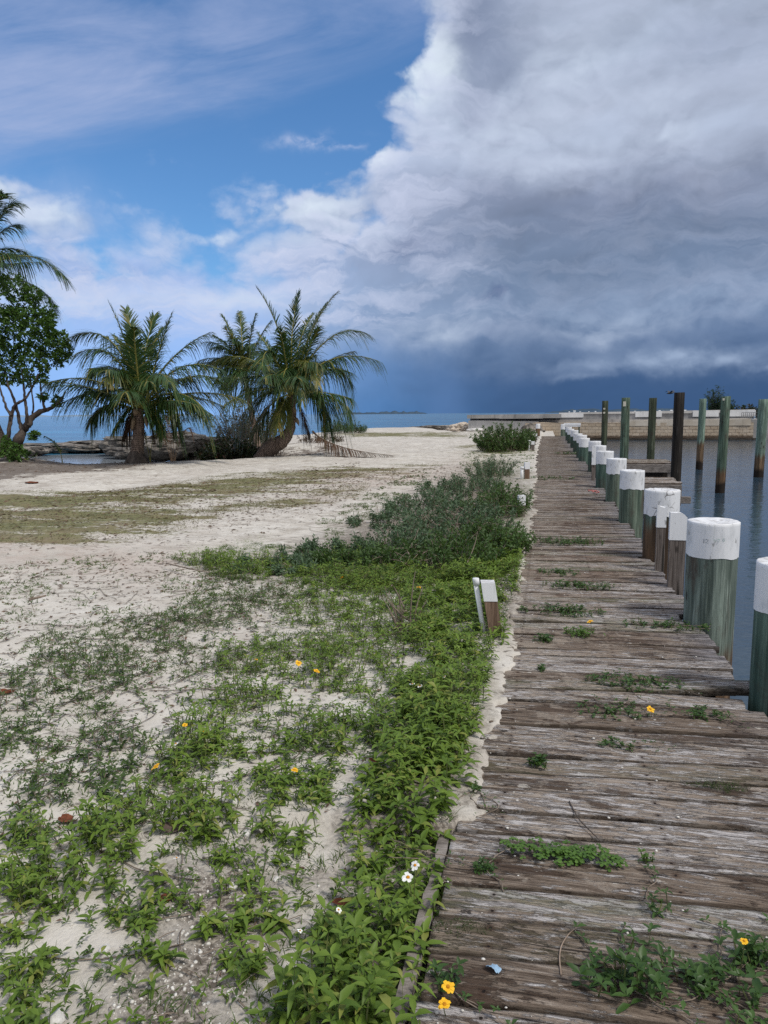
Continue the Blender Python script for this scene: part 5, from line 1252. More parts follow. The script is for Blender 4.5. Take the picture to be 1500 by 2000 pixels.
q = gp(795, 1230); shrub('dead_shrub', 'small leafless grey shrub standing in the groundcover left of the tilted post', 'shrub', q, .07, .07, .38, 13, .02, .006, ML_GREY, rg, 3, M_TWIG, None, .8, 10, .6)
p = atd(1402, 801, 68); shrub('small_pine', 'small dark pine growing on the far side of the seawall', 'tree', (p[0]-.2, p[1], .9), .24, .22, 2.45, 90, .26, .045, ML_PINE, rg, 14, M_BARK, None, 1.2, 0, .1)
p = atd(1412, 801, 68); shrub('small_pine', 'shorter pine touching the right side of the small dark pine', 'tree', (p[0]+.25, p[1], .9), .28, .25, 1.45, 70, .26, .045, ML_PINE, rg, 14, M_BARK, None, 1.0, 0, .1)
p = atd(1476, 806, 90); shrub('far_scrub', 'low dark scrub on the shore beyond the right end of the seawall', 'bush', (p[0], p[1], .5), 3.6, 1.2, 1.6, 110, .4, .14, ML_GRAPE, rg, 10, M_BARK, None, .7, 0, .1)
q = atd(165, 905, 22.5); 
seedling('strap_plant', 'broad strap-leaved plant at the foot of the leafy tree', 'plant', 50, 906, 22.5, [((40, 895), (30, 888), 0), ((62, 893), (70, 886), 0), ((55, 890), (52, 880), 0)], ML_BUSH, M_RACH, .16, 12, .3, .06)

# ------------------------------------------------------------------ ground cover
ML_COVER = m_leaf('creeper_leaf', (0.055, 0.110, 0.014, 1), (0.215, 0.320, 0.050, 1), rough=.5, trans=.28, yellow=(0.24, 0.26, 0.06, 1))
ML_CREEP = m_leaf('dark_creeper_leaf', (0.028, 0.055, 0.014, 1), (0.095, 0.150, 0.034, 1), rough=.5, trans=.2)
ML_DRYLEAF = m_leaf('dead_leaf', (0.060, 0.036, 0.026, 1), (0.21, 0.135, 0.095, 1), rough=.8, trans=.05)
ML_TURF = m_leaf('dry_turf_blade', (0.075, 0.070, 0.022, 1), (0.20, 0.175, 0.075, 1), rough=.8, trans=.2)
ML_GRASS = m_leaf('green_grass_blade', (0.040, 0.075, 0.018, 1), (0.12, 0.175, 0.045, 1), rough=.6, trans=.25)
ML_STEM = m_simple('green_stem', (0.07, 0.10, 0.03, 1), (0.15, 0.16, 0.06, 1), 20, .6, .1)
def sample_poly(poly, n, rng):
    P = np.asarray(poly); lo = P.min(0); hi = P.max(0)
    q = rng.uniform(lo, hi, (int(n), 2)); return q[sdpoly(q[:, 0], q[:, 1], P) > -0.03], (hi-lo).prod()
def sprigs(cl, base, h, sc, rng, segs=3, nodes=4, stem=True, rise=.35, top=4, mi=0, smi=1, droop=.35, wid=.30):
    N = len(base)
    if N == 0: return
    lean = rng.normal(0, .28, (N, 3)); lean[:, 2] = 1; sd = unit(lean)
    if stem:
        side = unit(rng.normal(0, 1, (N, 3))); v, f = leaf_arrays(base-np.array([0, 0, .01]), sd, side, h+.01, .004*np.ones(N), 0., 1, 0, lambda t: 1.0); cl.add(v, f, smi)
    a0 = rng.uniform(0, 2*np.pi, N)
    for j in range(nodes):
        t = (j+.6)/nodes*np.ones(N)*rng.uniform(.85, 1.05, N); last = j == nodes-1
        if last: t = np.ones(N)
        k = top if last else 2
        for q in range(k):
            a = a0+j*1.57+q*2*np.pi/k+rng.normal(0, .25, N)
            el = rng.normal(rise+(.22 if last else 0), .22, N)
            d = np.stack([np.cos(a)*np.cos(el), np.sin(a)*np.cos(el), np.sin(el)], 1)
            L = sc*rng.uniform(.65, 1.15, N)*(.8+.25*t if not last else .8)
            v, f = leaf_arrays(base+sd*(h*t)[:, None], d, np.tile([0, 0, 1.0], (N, 1))+rng.normal(0, .15, (N, 3)), L, L*wid*rng.uniform(.8, 1.2, N), droop*rng.uniform(.5, 1.6, N), segs, .3)
            cl.add(v, f, mi)
def build_cover():
    rng = np.random.default_rng(101); cl = Cloud(); cd_ = Cloud(); npl = 0
    for i, (poly, dens, h) in enumerate(P_COVER):
        P = np.asarray(poly); area = (P.max(0)-P.min(0)).prod()
        dmid = np.linalg.norm(P.mean(0))
        rate = {0: 950, 1: 1150, 2: 820, 3: 420, 4: 850, 5: 620, 6: 420}.get(i, 170 if dmid < 16 else 60)
        q, _ = sample_poly(poly, min(area*rate, 90000), rng)
        if len(q) == 0: continue
        dist = np.hypot(q[:, 0], q[:, 1])
        n1 = fbm(q[:, 0]*2.6, q[:, 1]*2.6, 3, 201); n2 = fbm(q[:, 0]*9, q[:, 1]*9, 2, 205)
        edge = sstep(-.05, (.14+.02*dist)*(.6 if i in (0, 1, 4, 5) else 1), sdpoly(q[:, 0], q[:, 1], P))
        thr = 1-dens
        n3 = fbm(q[:, 0]*17, q[:, 1]*17, 2, 207); nn_ = n1*.26+n2*.42+n3*.32; t_ = (.385+.26*thr)+(1-edge)*.08; k = rng.random(len(q)) < sstep(t_-.07, t_+.08, nn_)+.07*dens
        k &= rng.random(len(q)) < np.clip(dens*1.25, .2, 1)*(0.62+.38*edge)
        k &= rng.random(len(q)) < np.clip(7.5/np.maximum(dist, .1), .25, 1)
        # keep clear of the boards
        k &= q[:, 0] < deck_left(q[:, 1])-.035+.03*(q[:, 1] < 2.4)+rng.normal(0, .03, len(q))+(.04 if i in (0, 4, 5) else 0)-(.05 if i == 0 else .0)*sstep(2.4, 2.8, q[:, 1])*sstep(4.7, 4.3, q[:, 1])
        q = q[k]; n1 = n1[k]; dist = dist[k]
        b = np.stack([q[:, 0], q[:, 1], ground_z(q[:, 0], q[:, 1])], 1)
        hh = h*rng.uniform(.35, 1.15, len(q))*(.6+.9*np.clip((n1-.35)/.3, 0, 1)); sc = .045*rng.uniform(.6, 1.4, len(q))*(1+.36*(i == 0)+.06*(i == 1))
        tgt = cl if i in (0, 1, 4, 5, 8) else cd_
        near = dist < 3.3; mid = (dist >= 3.3) & (dist < 7.5); far = dist >= 7.5
        sprigs(tgt, b[near], hh[near], sc[near], rng, 3, 5 if i == 0 else 3, droop=.42)
        sprigs(tgt, b[mid], hh[mid], sc[mid], rng, 2, 4 if i in (0, 4) else 2, droop=.40)
        sprigs(tgt, b[far], hh[far], sc[far]*1.5, rng, 1, 2, stem=False, top=3, wid=.38)
        npl += len(q)
    # a low mat of small leaves under the taller sprigs
    for i in (0, 1, 4):
        poly = P_COVER[i][0]; P = np.asarray(poly); area = (P.max(0)-P.min(0)).prod(); q, _ = sample_poly(poly, area*(900 if i == 0 else 520), rng)
        n1 = fbm(q[:, 0]*3.4+5, q[:, 1]*3.4, 3, 209); q = q[(n1 > (.42 if i == 0 else .52)) & (q[:, 0] < deck_left(q[:, 1])-.02)]
        b = np.stack([q[:, 0], q[:, 1], ground_z(q[:, 0], q[:, 1])], 1); N = len(q)
        sprigs(cd_, b, .02*rng.uniform(.4, 1.4, N), .028*rng.uniform(.6, 1.3, N), rng, 2, 1, False, top=4, rise=.25, wid=.36)
    o = cl.build('leafy_groundcover', [ML_COVER, ML_STEM]); tag(o, 'bright green leafy creeper covering the sand beside the boardwalk', None, None, 'stuff')
    # creeping runners with small dark leaves over the open sand
    for i, cnt in ((1, 70), (2, 150), (3, 45), (6, 50), (7, 50), (4, 40)):
        poly = P_COVER[i][0]; q, _ = sample_poly(poly, 4000, rng); q = q[:cnt]
        for s0 in q:
            L = rng.uniform(.15, .55); n = int(L/.028); a = rng.uniform(0, 6.28)+np.cumsum(rng.normal(0, .16, n)); st = np.stack([np.cos(a), np.sin(a)], 1)*.028
            xy = s0+np.cumsum(st, 0); z = ground_z(xy[:, 0], xy[:, 1])+.008; P = np.column_stack([xy, z])
            if (xy[:, 0] > deck_left(xy[:, 1])-.02).any(): continue
            v, f = tube_arrays(P, [.0022]*n, 3); cd_.add(v, f, 1)
            sub = P[rng.random(n) < .75]; N = len(sub)
            if N == 0: continue
            dist = np.hypot(*s0)
            sprigs(cd_, sub, .012*rng.uniform(.3, 2.2, N), (.030+.001*dist)*rng.uniform(.6, 1.25, N), rng, 2 if dist < 6 else 1, 1, False, top=3, rise=.3, wid=.42)
    o = cd_.build('creeping_groundcover', [ML_CREEP, M_TWIG]); tag(o, 'dark low creeping weeds and runners on the sand', None, None, 'stuff')
    print('cover plants', npl)
build_cover()
def build_grass():
    rng = np.random.default_rng(111)
    c = Cloud()
    for i, (poly, n) in enumerate(zip(P_TURF, (34000, 5000, 6000, 2500))):
        q, _ = sample_poly(poly, n, rng); nn = fbm(q[:, 0]*.9, q[:, 1]*.9, 4, 221); q = q[nn > .47+.05*rng.normal(0, 1, len(q))]; N = len(q)
        b = np.column_stack([q, ground_z(q[:, 0], q[:, 1])-.01])
        for _ in range(3):
            d = unit(np.column_stack([rng.normal(0, .7, (N, 2)), np.ones(N)*.7])); v, f = leaf_arrays(b+np.column_stack([rng.normal(0, .03, (N, 2)), np.zeros(N)]), d, unit(rng.normal(0, 1, (N, 3))), .055*rng.uniform(.5, 1.5, N), .008, .3, 1, 0, lambda t: 1-t*.9); c.add(v, f)
    tag(c.build('turf_grass', [ML_TURF]), 'short brownish turf grass in bands across the sand', None, None, 'stuff')
    c = Cloud()        # fine green grass among the creepers
    for i, n in ((0, 1500), (1, 3600), (2, 2600), (4, 2500), (5, 2500), (6, 1500), (3, 1200)):
        q, _ = sample_poly(P_COVER[i][0], n, rng); nn = fbm(q[:, 0]*2.1+9, q[:, 1]*2.1, 3, 231); q = q[(nn > .5) & (q[:, 0] < deck_left(q[:, 1])-.02)]; N = len(q); b = np.column_stack([q, ground_z(q[:, 0], q[:, 1])-.005])
        for _ in range(6):
            d = unit(np.column_stack([rng.normal(0, .6, (N, 2)), np.ones(N)*.8])); L = .05*rng.uniform(.4, 1.6, N)
            v, f = leaf_arrays(b+np.column_stack([rng.normal(0, .012, (N, 2)), np.zeros(N)]), d, unit(rng.normal(0, 1, (N, 3))), L, .0032+.0006*np.hypot(q[:, 0], q[:, 1]), .35, 2, 0, lambda t: 1-t*.9); c.add(v, f)
    tag(c.build('wild_grass', [ML_GRASS]), 'thin green grass blades among the creeping weeds', None, None, 'stuff')
build_grass()
ICO = None
def ico(sub=1):
    import bmesh
    bm = bmesh.new(); bmesh.ops.create_icosphere(bm, subdivisions=sub, radius=1.0); v = np.array([q.co[:] for q in bm.verts]); f = np.array([[q.index for q in p.verts] for p in bm.faces]); bm.free(); return v, f
def build_small_debris():
    rng = np.random.default_rng(131); v0, f0 = ico(1); vs = []; fs = []; n0 = 0
    M_PEB = m_simple('white_pebble', (0.50, 0.475, 0.43, 1), (0.76, 0.74, 0.70, 1), 30, .85, .3)
    big = wpoly([(-60, 2040), (-60, 1500), (300, 1380), (700, 1300), (930, 1300), (880, 1640), (810, 2040)])
    for poly, n, r0, r1 in ((P_DIRT[0], 650, .002, .008), (big, 1300, .0015, .007), (P_DIRT[2], 250, .0025, .008), (P_DIRT[1], 160, .004, .012), (P_COVER[2][0], 350, .003, .010)):
        q, _ = sample_poly(poly, n*2.2, rng); q = q[:n]; q = q[q[:, 0] < deck_left(q[:, 1])-.03]; z = ground_z(q[:, 0], q[:, 1])
        for (x, y), zz in zip(q, z):
            r = r0+(r1-r0)*rng.random()**3.2; k = v0*(1+rng.uniform(-.28, .28, (len(v0), 1)))*r*np.array([1, rng.uniform(.6, 1), rng.uniform(.45, .8)]); a = rng.uniform(0, 6.28); R = np.array([[math.cos(a), math.sin(a), 0], [-math.sin(a), math.cos(a), 0], [0, 0, 1]])
            vs.append(k @ R+[x, y, zz+r*.2]); fs.append(f0+n0); n0 += len(v0)
    # grit on the boards
    for _ in range(620):
        y = 1.2+rng.random()**1.6*9; x = deck_left(y)+(rng.random()**1.7)*1.1; r = .0015+.006*rng.random()**4
        vs.append(v0*(1+rng.uniform(-.25, .25, (len(v0), 1)))*r*[1, .8, .6]+[x, y, .003]); fs.append(f0+n0); n0 += len(v0)
    tag(mesh_np('pebbles', np.concatenate(vs), np.concatenate(fs), M_PEB, smooth=False), 'small white coral pebbles strewn over sand and boards', None, None, 'stuff')
    c = Cloud(); q = []
    for poly, n in ((P_COVER[3][0], 900), (P_COVER[2][0], 600), (P_COVER[1][0], 400), (P_COVER[7][0], 900), (P_TRACK[1], 900), (P_LITTER[0], 1800), (wpoly([(640, 990), (0, 1080), (-100, 1000), (700, 900)]), 2200), (wpoly([(0, 1050), (420, 1060), (640, 1000), (800, 930), (760, 910), (300, 960)]), 1800)):
        a, _ = sample_poly(poly, n*2, rng); q.append(a[:n])
    q = np.concatenate(q); q = q[q[:, 0] < deck_left(q[:, 1])-.04]; N = len(q); dist = np.hypot(q[:, 0], q[:, 1]); a = rng.uniform(0, 6.28, N)
    d = np.column_stack([np.cos(a), np.sin(a), rng.normal(0, .18, N)]); L = (.018+.0032*dist)*rng.uniform(.5, 1.6, N)
    v, f = leaf_arrays(np.column_stack([q, ground_z(q[:, 0], q[:, 1])+.006]), d, np.tile([0, 0, 1.0], (N, 1))+rng.normal(0, .3, (N, 3)), L, L*rng.uniform(.1, .45, N), .1, 2, .4); c.add(v, f)
    tag(c.build('leaf_litter', [ML_DRYLEAF]), 'scraps of dead brown leaves scattered on the sand', None, None, 'stuff')
    b = MB()
    for poly, n in ((P_COVER[1][0], 60), (P_COVER[2][0], 50), (P_COVER[3][0], 40), (P_DIRT[0], 30), (P_LITTER[0], 120), (P_COVER[7][0], 30)):
        q, _ = sample_poly(poly, n*3, rng)
        for x, y in q[:n]:
            if x > deck_left(y)-.08: continue
            D = math.hypot(x, y); a = rng.uniform(0, 6.28); L = rng.uniform(.025, .10)*(1+.05*D); z = float(ground_z(x, y)); m_ = rng.normal(0, .12*L, 2)
            b.tube(bez([x, y, z+.004], [x+math.cos(a)*L*.5+m_[0], y+math.sin(a)*L*.5+m_[1], z+.02+.01*rng.random()], [x+math.cos(a)*L, y+math.sin(a)*L, z+.008], 5), [.0011+.00022*D]*5, 4)
    tag(b.build('dry_twigs', M_TWIG), 'thin dry twigs scattered on the sand', None, None, 'stuff')
build_small_debris()

# ------------------------------------------------------------------ weeds growing on the boards
M_CLOVER = m_leaf('clover_leaf', (0.045, 0.105, 0.020, 1), (0.13, 0.235, 0.045, 1), rough=.5, trans=.25)
ML_WEED = m_leaf('weed_leaf', (0.022, 0.055, 0.014, 1), (0.075, 0.145, 0.034, 1), rough=.42, trans=.2)
M_MOSS = m_leaf('moss_tuft', (0.030, 0.050, 0.018, 1), (0.085, 0.115, 0.04, 1), rough=.8, trans=.1)
M_PETAL_Y = m_simple('yellow_petal', (0.78, 0.40, 0.012, 1), (0.86, 0.54, 0.03, 1), 60, .6, .1); M_CENTRE = m_simple('flower_centre', (0.50, 0.18, 0.01, 1), (0.70, 0.33, 0.02, 1), 300, .8, .5)
M_PETAL_W = m_simple('white_petal', (0.74, 0.74, 0.70, 1), (0.82, 0.82, 0.80, 1), 60, .6, .1)
def deck_weed(px, py, r, n, lab, h=.025, L=.03, ml=None, wid=.5, trail=0, ax=1.0, rng=np.random.default_rng(151), name='weed_clump', grp='weed clumps on the boards', kind='sprig'):
    p = at(px, py, 0.0); t = empty(name, (p[0], p[1], 0), lab, 'weed', grp); c = Cloud()
    n = int(n*(1.7 if py > 1000 else 1.3))
    rr = rng.random(n)**.75*r*1.35; a = rng.uniform(0, 6.28, n); b = np.column_stack([np.cos(a)*rr*ax, np.sin(a)*rr*.75/ax, np.full(n, .002)])
    k = vnoise(b[:, 0]*28+px, b[:, 1]*28, 161)*.6+vnoise(b[:, 0]*9+px, b[:, 1]*22, 163)*.4 > .43; k[:max(4, n//4)] = True; b = b[k]; m = len(b)
    if kind == 'clover':
        for j in range(3):
            ang = rng.uniform(0, 6.28, m) if j == 0 else ang+2.094
            hh = h*rng.uniform(.3, 1.3, m) if j == 0 else hh
            d = np.column_stack([np.cos(ang), np.sin(ang), np.full(m, .1)]); v, f = leaf_arrays(b+np.column_stack([np.zeros((m, 2)), hh]), d, np.tile([0, 0, 1.], (m, 1)), L*rng.uniform(.7, 1.2, m), L*.95, .25, 3, .25, lambda q: min(1, .15+1.5*q)*(1 if q < .95 else .75)); c.add(v, f)
    elif kind == 'moss':
        for j in range(5):
            d = unit(np.column_stack([rng.normal(0, .7, (m, 2)), np.ones(m)])); v, f = leaf_arrays(b+np.column_stack([rng.normal(0, .006, (m, 2)), np.zeros(m)]), d, rng.normal(0, 1, (m, 3)), L*rng.uniform(.4, 1.4, m), .003, .3, 1, 0, lambda q: 1-.8*q); c.add(v, f)
    else: sprigs(c, b, h*rng.uniform(.3, 1.4, m), L*rng.uniform(.7, 1.3, m), rng, 3, 2, True, top=4, rise=.35, wid=wid, droop=.3)
    c.build('foliage', [ml or ML_WEED, ML_STEM], t)
    if trail:
        tb = MB(); cc = Cloud()
        for q in range(trail):
            nn = int(rng.integers(7, 16)); aa = rng.uniform(0, 6.28)+np.cumsum(rng.normal(0, .2, nn)); P = np.cumsum(np.column_stack([np.cos(aa), np.sin(aa)*.7, np.zeros(nn)])*.024, 0); P[:, 2] = .006+.006*rng.random(nn)
            tb.tube(P, [.0017]*nn, 4); sel = P[::2]; m2 = len(sel); sprigs(cc, sel, .012*rng.uniform(.3, 1.6, m2), L*.8*rng.uniform(.6, 1.2, m2), rng, 2, 1, False, top=3, rise=.35, wid=wid)
        tb.build('runner', M_TWIG, t, True); cc.build('runner_leaves', [ml or ML_WEED], t)
    return t
deck_weed(1100, 1676, .10, 170, 'round-leaved clover patch growing between two near boards', .022, .012, M_CLOVER, kind='clover', ax=1.5)
deck_weed(1370, 1935, .19, 34, 'largest sprawling weed clump at the bottom right corner', .045, .046, None, .40, 9, 1.2)
deck_weed(1215, 1925, .08, 14, 'trailing weed with upright shoots left of the bottom right clump', .06, .045, None, .40, 4)
deck_weed(1290, 1790, .03, 7, 'thin upright weed shoots above the bottom right clump', .07, .035, None, .36, 2)
deck_weed(1470, 1880, .03, 8, 'small weed sprig at the right edge under a yellow flower', .05, .035, None, .4, 1)
deck_weed(1240, 1338, .15, 80, 'dense dark weed clump in the middle of the boards near the warped plank', .025, .028, None, .5, 5, 1.25)
deck_weed(1195, 1395, .13, 40, 'loose weed patch below the dense middle clump', .02, .026, None, .5, 5)
deck_weed(1300, 1225, .14, 85, 'weed clump by the foot of the scribbled pile', .025, .028, None, .5, 3, 1.5)
deck_weed(1385, 1400, .07, 22, 'straggling weed vine in front of the warped plank end', .015, .026, None, .5, 5)
deck_weed(1205, 1460, .05, 16, 'trailing vine running toward the viewer over pale boards', .018, .026, None, .5, 5)
deck_weed(1050, 1492, .035, 14, 'small single weed rosette left of the trailing vine', .022, .024, None, .55)
deck_weed(1390, 1537, .06, 34, 'fine grassy moss tuft on the right side of the boards', .02, .028, M_MOSS, kind='moss', ax=1.6)
deck_weed(890, 1812, .05, 34, 'low moss tuft beside the wooden edge board', .012, .014, M_MOSS, kind='moss', ax=1.5)
deck_weed(945, 1700, .03, 9, 'thin runner weed creeping from the sand onto the boards', .02, .026, None, .4, 4)
deck_weed(930, 1548, .03, 9, 'runner weed at the left edge of boards beside lush creeper', .02, .024, None, .4, 4)
deck_weed(870, 1930, .04, 12, 'weed sprig with two yellow flowers at the bottom left board end', .035, .034, None, .4, 2)
deck_weed(1265, 1682, .014, 5, 'tiny yellow-green sprout right of the clover patch', .02, .018, M_CLOVER, .5)
deck_weed(1100, 1196, .18, 90, 'long weed patch running along boards right of the tilted post', .025, .028, None, .5, 4, 1.3)
deck_weed(1132, 1146, .18, 90, 'wide weed patch beyond the tilted post near pile shade', .025, .028, None, .5, 3, 1.3)
deck_weed(1090, 1120, .14, 60, 'pale weed patch on the left half of boards beyond the tilted post', .02, .028, None, .5, 3)
deck_weed(1110, 1060, .26, 130, 'broad weed patch in mid boards before the cracked-paint pile', .03, .03, None, .5, 4, 1.2)
deck_weed(1065, 1252, .05, 24, 'small dark weed tuft just right of the tilted post foot', .025, .026, None, .55)
deck_weed(1055, 1308, .04, 12, 'tiny weed tuft on sandy boards left of centre', .018, .022, None, .55)
deck_weed(1133, 1240, .07, 34, 'yellowish weed tuft below the long weed patch', .03, .028, M_CLOVER, .45, 1)
deck_weed(1130, 887, .5, 120, 'low green weeds across the far boards by the far bush', .05, .06, None, .5, 2, 1.2)
deck_weed(1075, 935, .4, 60, 'sparse weeds on the left far boards by the pipe-stub post', .03, .05, None, .5, 1)
def flower(px, py, zh, lab, kind, r=.016, ground=0.0):
    r *= .80 if ground < 0 else .88
    b0 = at(px, py, ground+zh); base = np.array([b0[0], b0[1], ground]); rng = np.random.default_rng(int(px*7+py))
    nm = 'yellow_flower' if kind == 'y' else 'white_daisy'
    t = empty(nm, tuple(base), lab, 'flower', 'yellow flowers' if kind == 'y' else 'white daisies')
    top = b0-base; mid = top*.5+np.array([rng.normal(0, .01), rng.normal(0, .01), 0]); b = MB(); b.tube(bez([rng.normal(0, .01), rng.normal(0, .01), 0], mid, top, 6), .0013, 5); b.build('stem', ML_STEM, t, True)
    n = 10 if kind == 'y' else 6; a = np.arange(n)*2*np.pi/n+rng.normal(0, .08, n); tilt = unit(np.array([rng.normal(0, .4)-.05, rng.normal(-.1, .35), 1.0])); e1 = unit(np.cross(tilt, [0, 1, .1])); e2 = np.cross(tilt, e1)
    d = np.cos(a)[:, None]*e1+np.sin(a)[:, None]*e2+tilt*.25; wd = r*(.62 if kind == 'y' else .72)
    v, f = leaf_arrays(np.tile(top, (n, 1))+d*r*.22, d, np.tile(tilt, (n, 1)), r*rng.uniform(.6, 1.0, n), wd, rng.uniform(.0, .5, n), 4, .2, lambda q: min(1, .45+1.3*q)*(1 if q < .8 else .7)); mesh_np('petals', v, f, M_PETAL_Y if kind == 'y' else M_PETAL_W, t)
    v, f = ico(2); mesh_np('centre', v*np.array([r*.34, r*.34, r*.24])+top+tilt*r*.1, f, M_CENTRE, t)
for a in [(875, 1927, .05, 'upper yellow flower of the pair at the bottom left board end', 'y', .0165), (868, 1962, .04, 'lower yellow flower of the pair at the bottom left board end', 'y', .0165), (1453, 1838, .10, 'half-closed yellow flower at the bottom right edge', 'y', .011),
          (1270, 1385, .045, 'bright yellow flower on the boards below the dense middle clump', 'y', .020), (1153, 1214, .05, 'yellow flower beside the long weed patch on the boards', 'y', .022)]: flower(*a)
for a in [(583, 1295, .10, 'yellow flower left of a second one in the middle creeper', 'y', .022), (618, 1311, .10, 'yellow flower right of a second one in the middle creeper', 'y', .022), (305, 1497, .08, 'yellow flower low in the left creeper above the brown leaf', 'y', .020), (361, 1416, .09, 'small orange-yellow flower beside a daisy on the left', 'y', .014), (397, 1428, .09, 'orange-yellow flower right of the small left one', 'y', .016),
          (575, 1504, .09, 'yellow flower standing in the creeper below the middle pair', 'y', .018), (668, 1128, .12, 'yellow flower by the near edge of the shrub thicket', 'y', .024), (818, 1147, .12, 'yellow flower left of the tilted post in tall weeds', 'y', .026), (500, 1288, .1, 'faint yellow flower at the left of the middle creeper', 'y', .014),
          (797, 1714, .16, 'larger white daisy nearest the boards', 'w', .021), (811, 1690, .16, 'white daisy just above the larger one by the boards', 'w', .017), (661, 1777, .12, 'small white daisy deep in the lush creeper', 'w', .011), (586, 1818, .12, 'tiny white daisy bud left in the lush creeper', 'w', .009), (344, 1453, .10, 'white daisy on the left sand among creepers', 'w', .016),
          (805, 1336, .12, 'white daisy left of two blossoms near the sand strip', 'w', .018), (820, 1340, .12, 'white daisy right of two blossoms near the sand strip', 'w', .018), (868, 1322, .12, 'pale daisy high by the sand strip', 'w', .015), (345, 1676, .08, 'white daisy beside the brown dead leaf', 'w', .012)]: flower(*a, ground=-.03)

# ------------------------------------------------------------------ small loose things
def stone(px, py, r, lab, z=-.04, seed=0):
    p = at(px, py, z); z = float(ground_z(p[0], p[1])); rock('white_stone', (p[0], p[1], z+r*.25), (r, r*.75, r*.6), lab, 'stone', 'white stones on the sand', 40+seed, M_STONE, 2, 0, seed*.7, .5, 1.3)
M_STONE = m_simple('white_coral_stone', (0.50, 0.48, 0.45, 1), (0.72, 0.70, 0.67, 1), 22, .9, .4)
for k, a in enumerate([(458, 1573, .020, 'white stone above right of the brown dead leaf'), (321, 1587, .018, 'white stone touching the upper side of the brown dead leaf'), (403, 1602, .013, 'small white stone right of the brown dead leaf'), (483, 1624, .020, 'flat white stone in the gap of the lush creeper'), (455, 1726, .016, 'white stone in gravel left of the lush creeper'),
    (437, 1783, .013, 'white pebble-sized stone below the gravel stone'), (203, 1842, .018, 'whitest flat stone in the lower left gravel'), (205, 1870, .014, 'rounded stone just below the whitest flat one'), (108, 1972, .026, 'largest bluish white stone at the lower left corner'), (62, 1704, .016, 'white stone alone at the left edge'), (555, 1685, .014, 'white stone beside tall creeper stems'), (540, 1712, .012, 'white stone below the one beside creeper stems')]): stone(*a, seed=k)
def dead_leaf(px, py, L, lab, m, seed, W=.7, z=-.03):
    rng = np.random.default_rng(seed); p = at(px, py, z); z = float(ground_z(p[0], p[1])); a = rng.uniform(-.5, .5); n = 12
    u, w = np.meshgrid(np.linspace(0, 1, n), np.linspace(-1, 1, 9)); prof = np.sin(np.pi*np.clip(u, .02, .98)**.8)**.7
    x = (u-.5)*L; y = w*prof*L*W*.5*(1+.25*(fbm(u*5+seed, w*3, 2, 7)-.5)); zz = .004+.16*L*(np.abs(w)**1.5)*(.4+.9*fbm(u*3+seed, w*2, 2, 8))*.6+.02*L*np.sin(u*7)
    X = x*math.cos(a)-y*math.sin(a); Y = x*math.sin(a)+y*math.cos(a); f = []
    for i in range(8):
        for j in range(n-1): f.append([i*n+j, i*n+j+1, (i+1)*n+j+1, (i+1)*n+j])
    tag(mesh_np('dead_leaf', np.stack([X.ravel(), Y.ravel(), zz.ravel()], 1), np.array(f), m, loc=(p[0], p[1], z+.004)), lab, 'leaf', 'fallen dead leaves')
M_LEAFP = m_simple('purple_brown_leaf', (0.10, 0.07, 0.062, 1), (0.20, 0.145, 0.13, 1), 40, .8, .3); M_LEAFR = m_simple('red_brown_leaf', (0.10, 0.030, 0.015, 1), (0.22, 0.075, 0.035, 1), 40, .7, .3)
dead_leaf(335, 1612, .085, 'purplish brown dead leaf lying flat on bare sand', M_LEAFP, 1, .8); dead_leaf(733, 1490, .06, 'reddish dead leaf lodged in the lush creeper', M_LEAFR, 2, .5, .0); dead_leaf(128, 1592, .07, 'brown dead leaf in the left creeper', M_LEAFR, 3); dead_leaf(325, 1743, .05, 'small rusty leaf in the lower gravel', M_LEAFR, 4); dead_leaf(8, 1355, .10, 'rusty leaf at the left edge of the sand', M_LEAFR, 5)
dead_leaf(670, 1728, .07, 'rust-brown leaf half hidden under tall creeper', M_LEAFR, 6, .5, .02); dead_leaf(62, 941, .30, 'red-brown dead leaf on pale sand in front of the leafy tree', M_LEAFR, 7, .8, 0)
def stick(name, pts, r, lab, m=M_TWIG):
    P = np.array([at(px, py, z) for px, py, z in pts]); b = MB(); k = np.linspace(0, len(P)-1, 14); Q = np.stack([np.interp(k, range(len(P)), P[:, j]) for j in range(3)], 1); Q[1:-1] = (Q[:-2]+2*Q[1:-1]+Q[2:])/4
    b.tube(Q-Q[0], np.linspace(r, r*.6, 14), 6); tag(b.build(name, m, None, True, loc=tuple(map(float, Q[0]))), lab, 'stick')
M_PALETW = m_simple('pale_twig', (.20, .15, .11, 1), (.40, .31, .25, 1), 30, .8, .2)
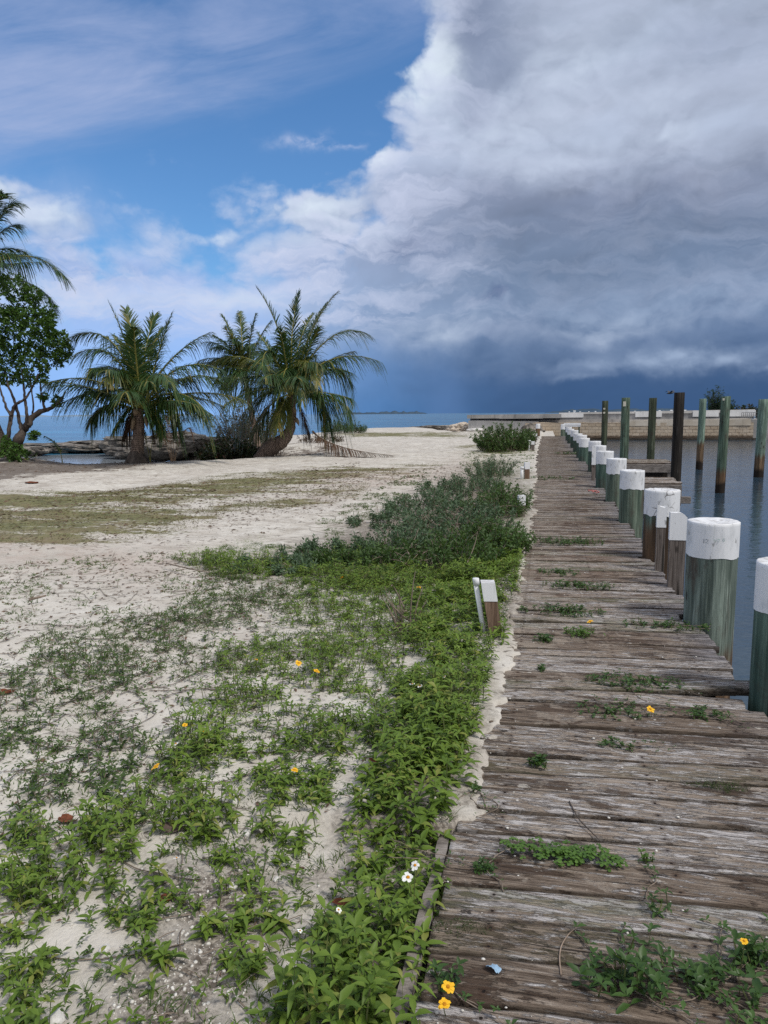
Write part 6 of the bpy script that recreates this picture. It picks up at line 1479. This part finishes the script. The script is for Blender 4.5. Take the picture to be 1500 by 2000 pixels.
stick('curved_twig', [(1096, 1905, .006), (1092, 1870, .008), (1096, 1845, .01), (1112, 1822, .008), (1126, 1812, .006)], .0022, 'pale curved twig lying on the near boards', M_PALETW)
stick('dark_twig', [(1112, 1565, .006), (1130, 1600, .01), (1175, 1645, .006)], .0025, 'dark thin twig crossing two boards above the clover patch', M_BARK)
stick('driftwood_stick', [(57, 1171, .01), (90, 1163, .02)], .012, 'short thick grey stick on the open sand at left')
stick('fallen_branch', [(325, 1100, .02), (375, 1112, .03), (410, 1118, .02)], .007, 'thin fallen branch at the left edge of the mid weeds')
def wrapper():
    p = at(965, 1897, .004); n = 9; rng = np.random.default_rng(4); u, w = np.meshgrid(np.linspace(0, 1, n), np.linspace(0, 1, 7)); a = -.55
    x = (u-.5)*.036*(1-.2*w); y = (w-.5)*.026; z = .003+.009*np.sin(u*np.pi)*(1-w*.5)+.004*rng.random(u.shape)+np.where(w < .2, .006, 0); f = []
    for i in range(6):
        for j in range(n-1): f.append([i*n+j, i*n+j+1, (i+1)*n+j+1, (i+1)*n+j])
    tag(mesh_np('paper_scrap', np.stack([(x*math.cos(a)-y*math.sin(a)).ravel(), (x*math.sin(a)+y*math.cos(a)).ravel(), z.ravel()], 1), np.array(f), m_simple('blue_paper', (.22, .36, .52, 1), (.36, .52, .68, 1), 60, .6, .2), loc=tuple(p)), 'crumpled light blue paper scrap on the near boards', 'paper scrap')
wrapper()
p = at(1161, 964, .0); rng = np.random.default_rng(6); b = MB()
P = np.column_stack([np.cumsum(rng.normal(0, .045, 60)), np.cumsum(rng.normal(0, .04, 60)), np.zeros(60)]); P -= P.mean(0); P *= .16/np.abs(P).max(); P[:, 2] = .015+.05*rng.random(60); 
for _ in range(2): P[1:-1] = (P[:-2]+2*P[1:-1]+P[2:])/4
b.tube(P, .009, 6); tag(b.build('rope_scrap', m_simple('pink_rope', (.42, .13, .12, 1), (.62, .28, .26, 1), 60, .8, .3), None, True, loc=tuple(p)), 'tangled scrap of faded pink rope on the boards beside the piles', 'rope')
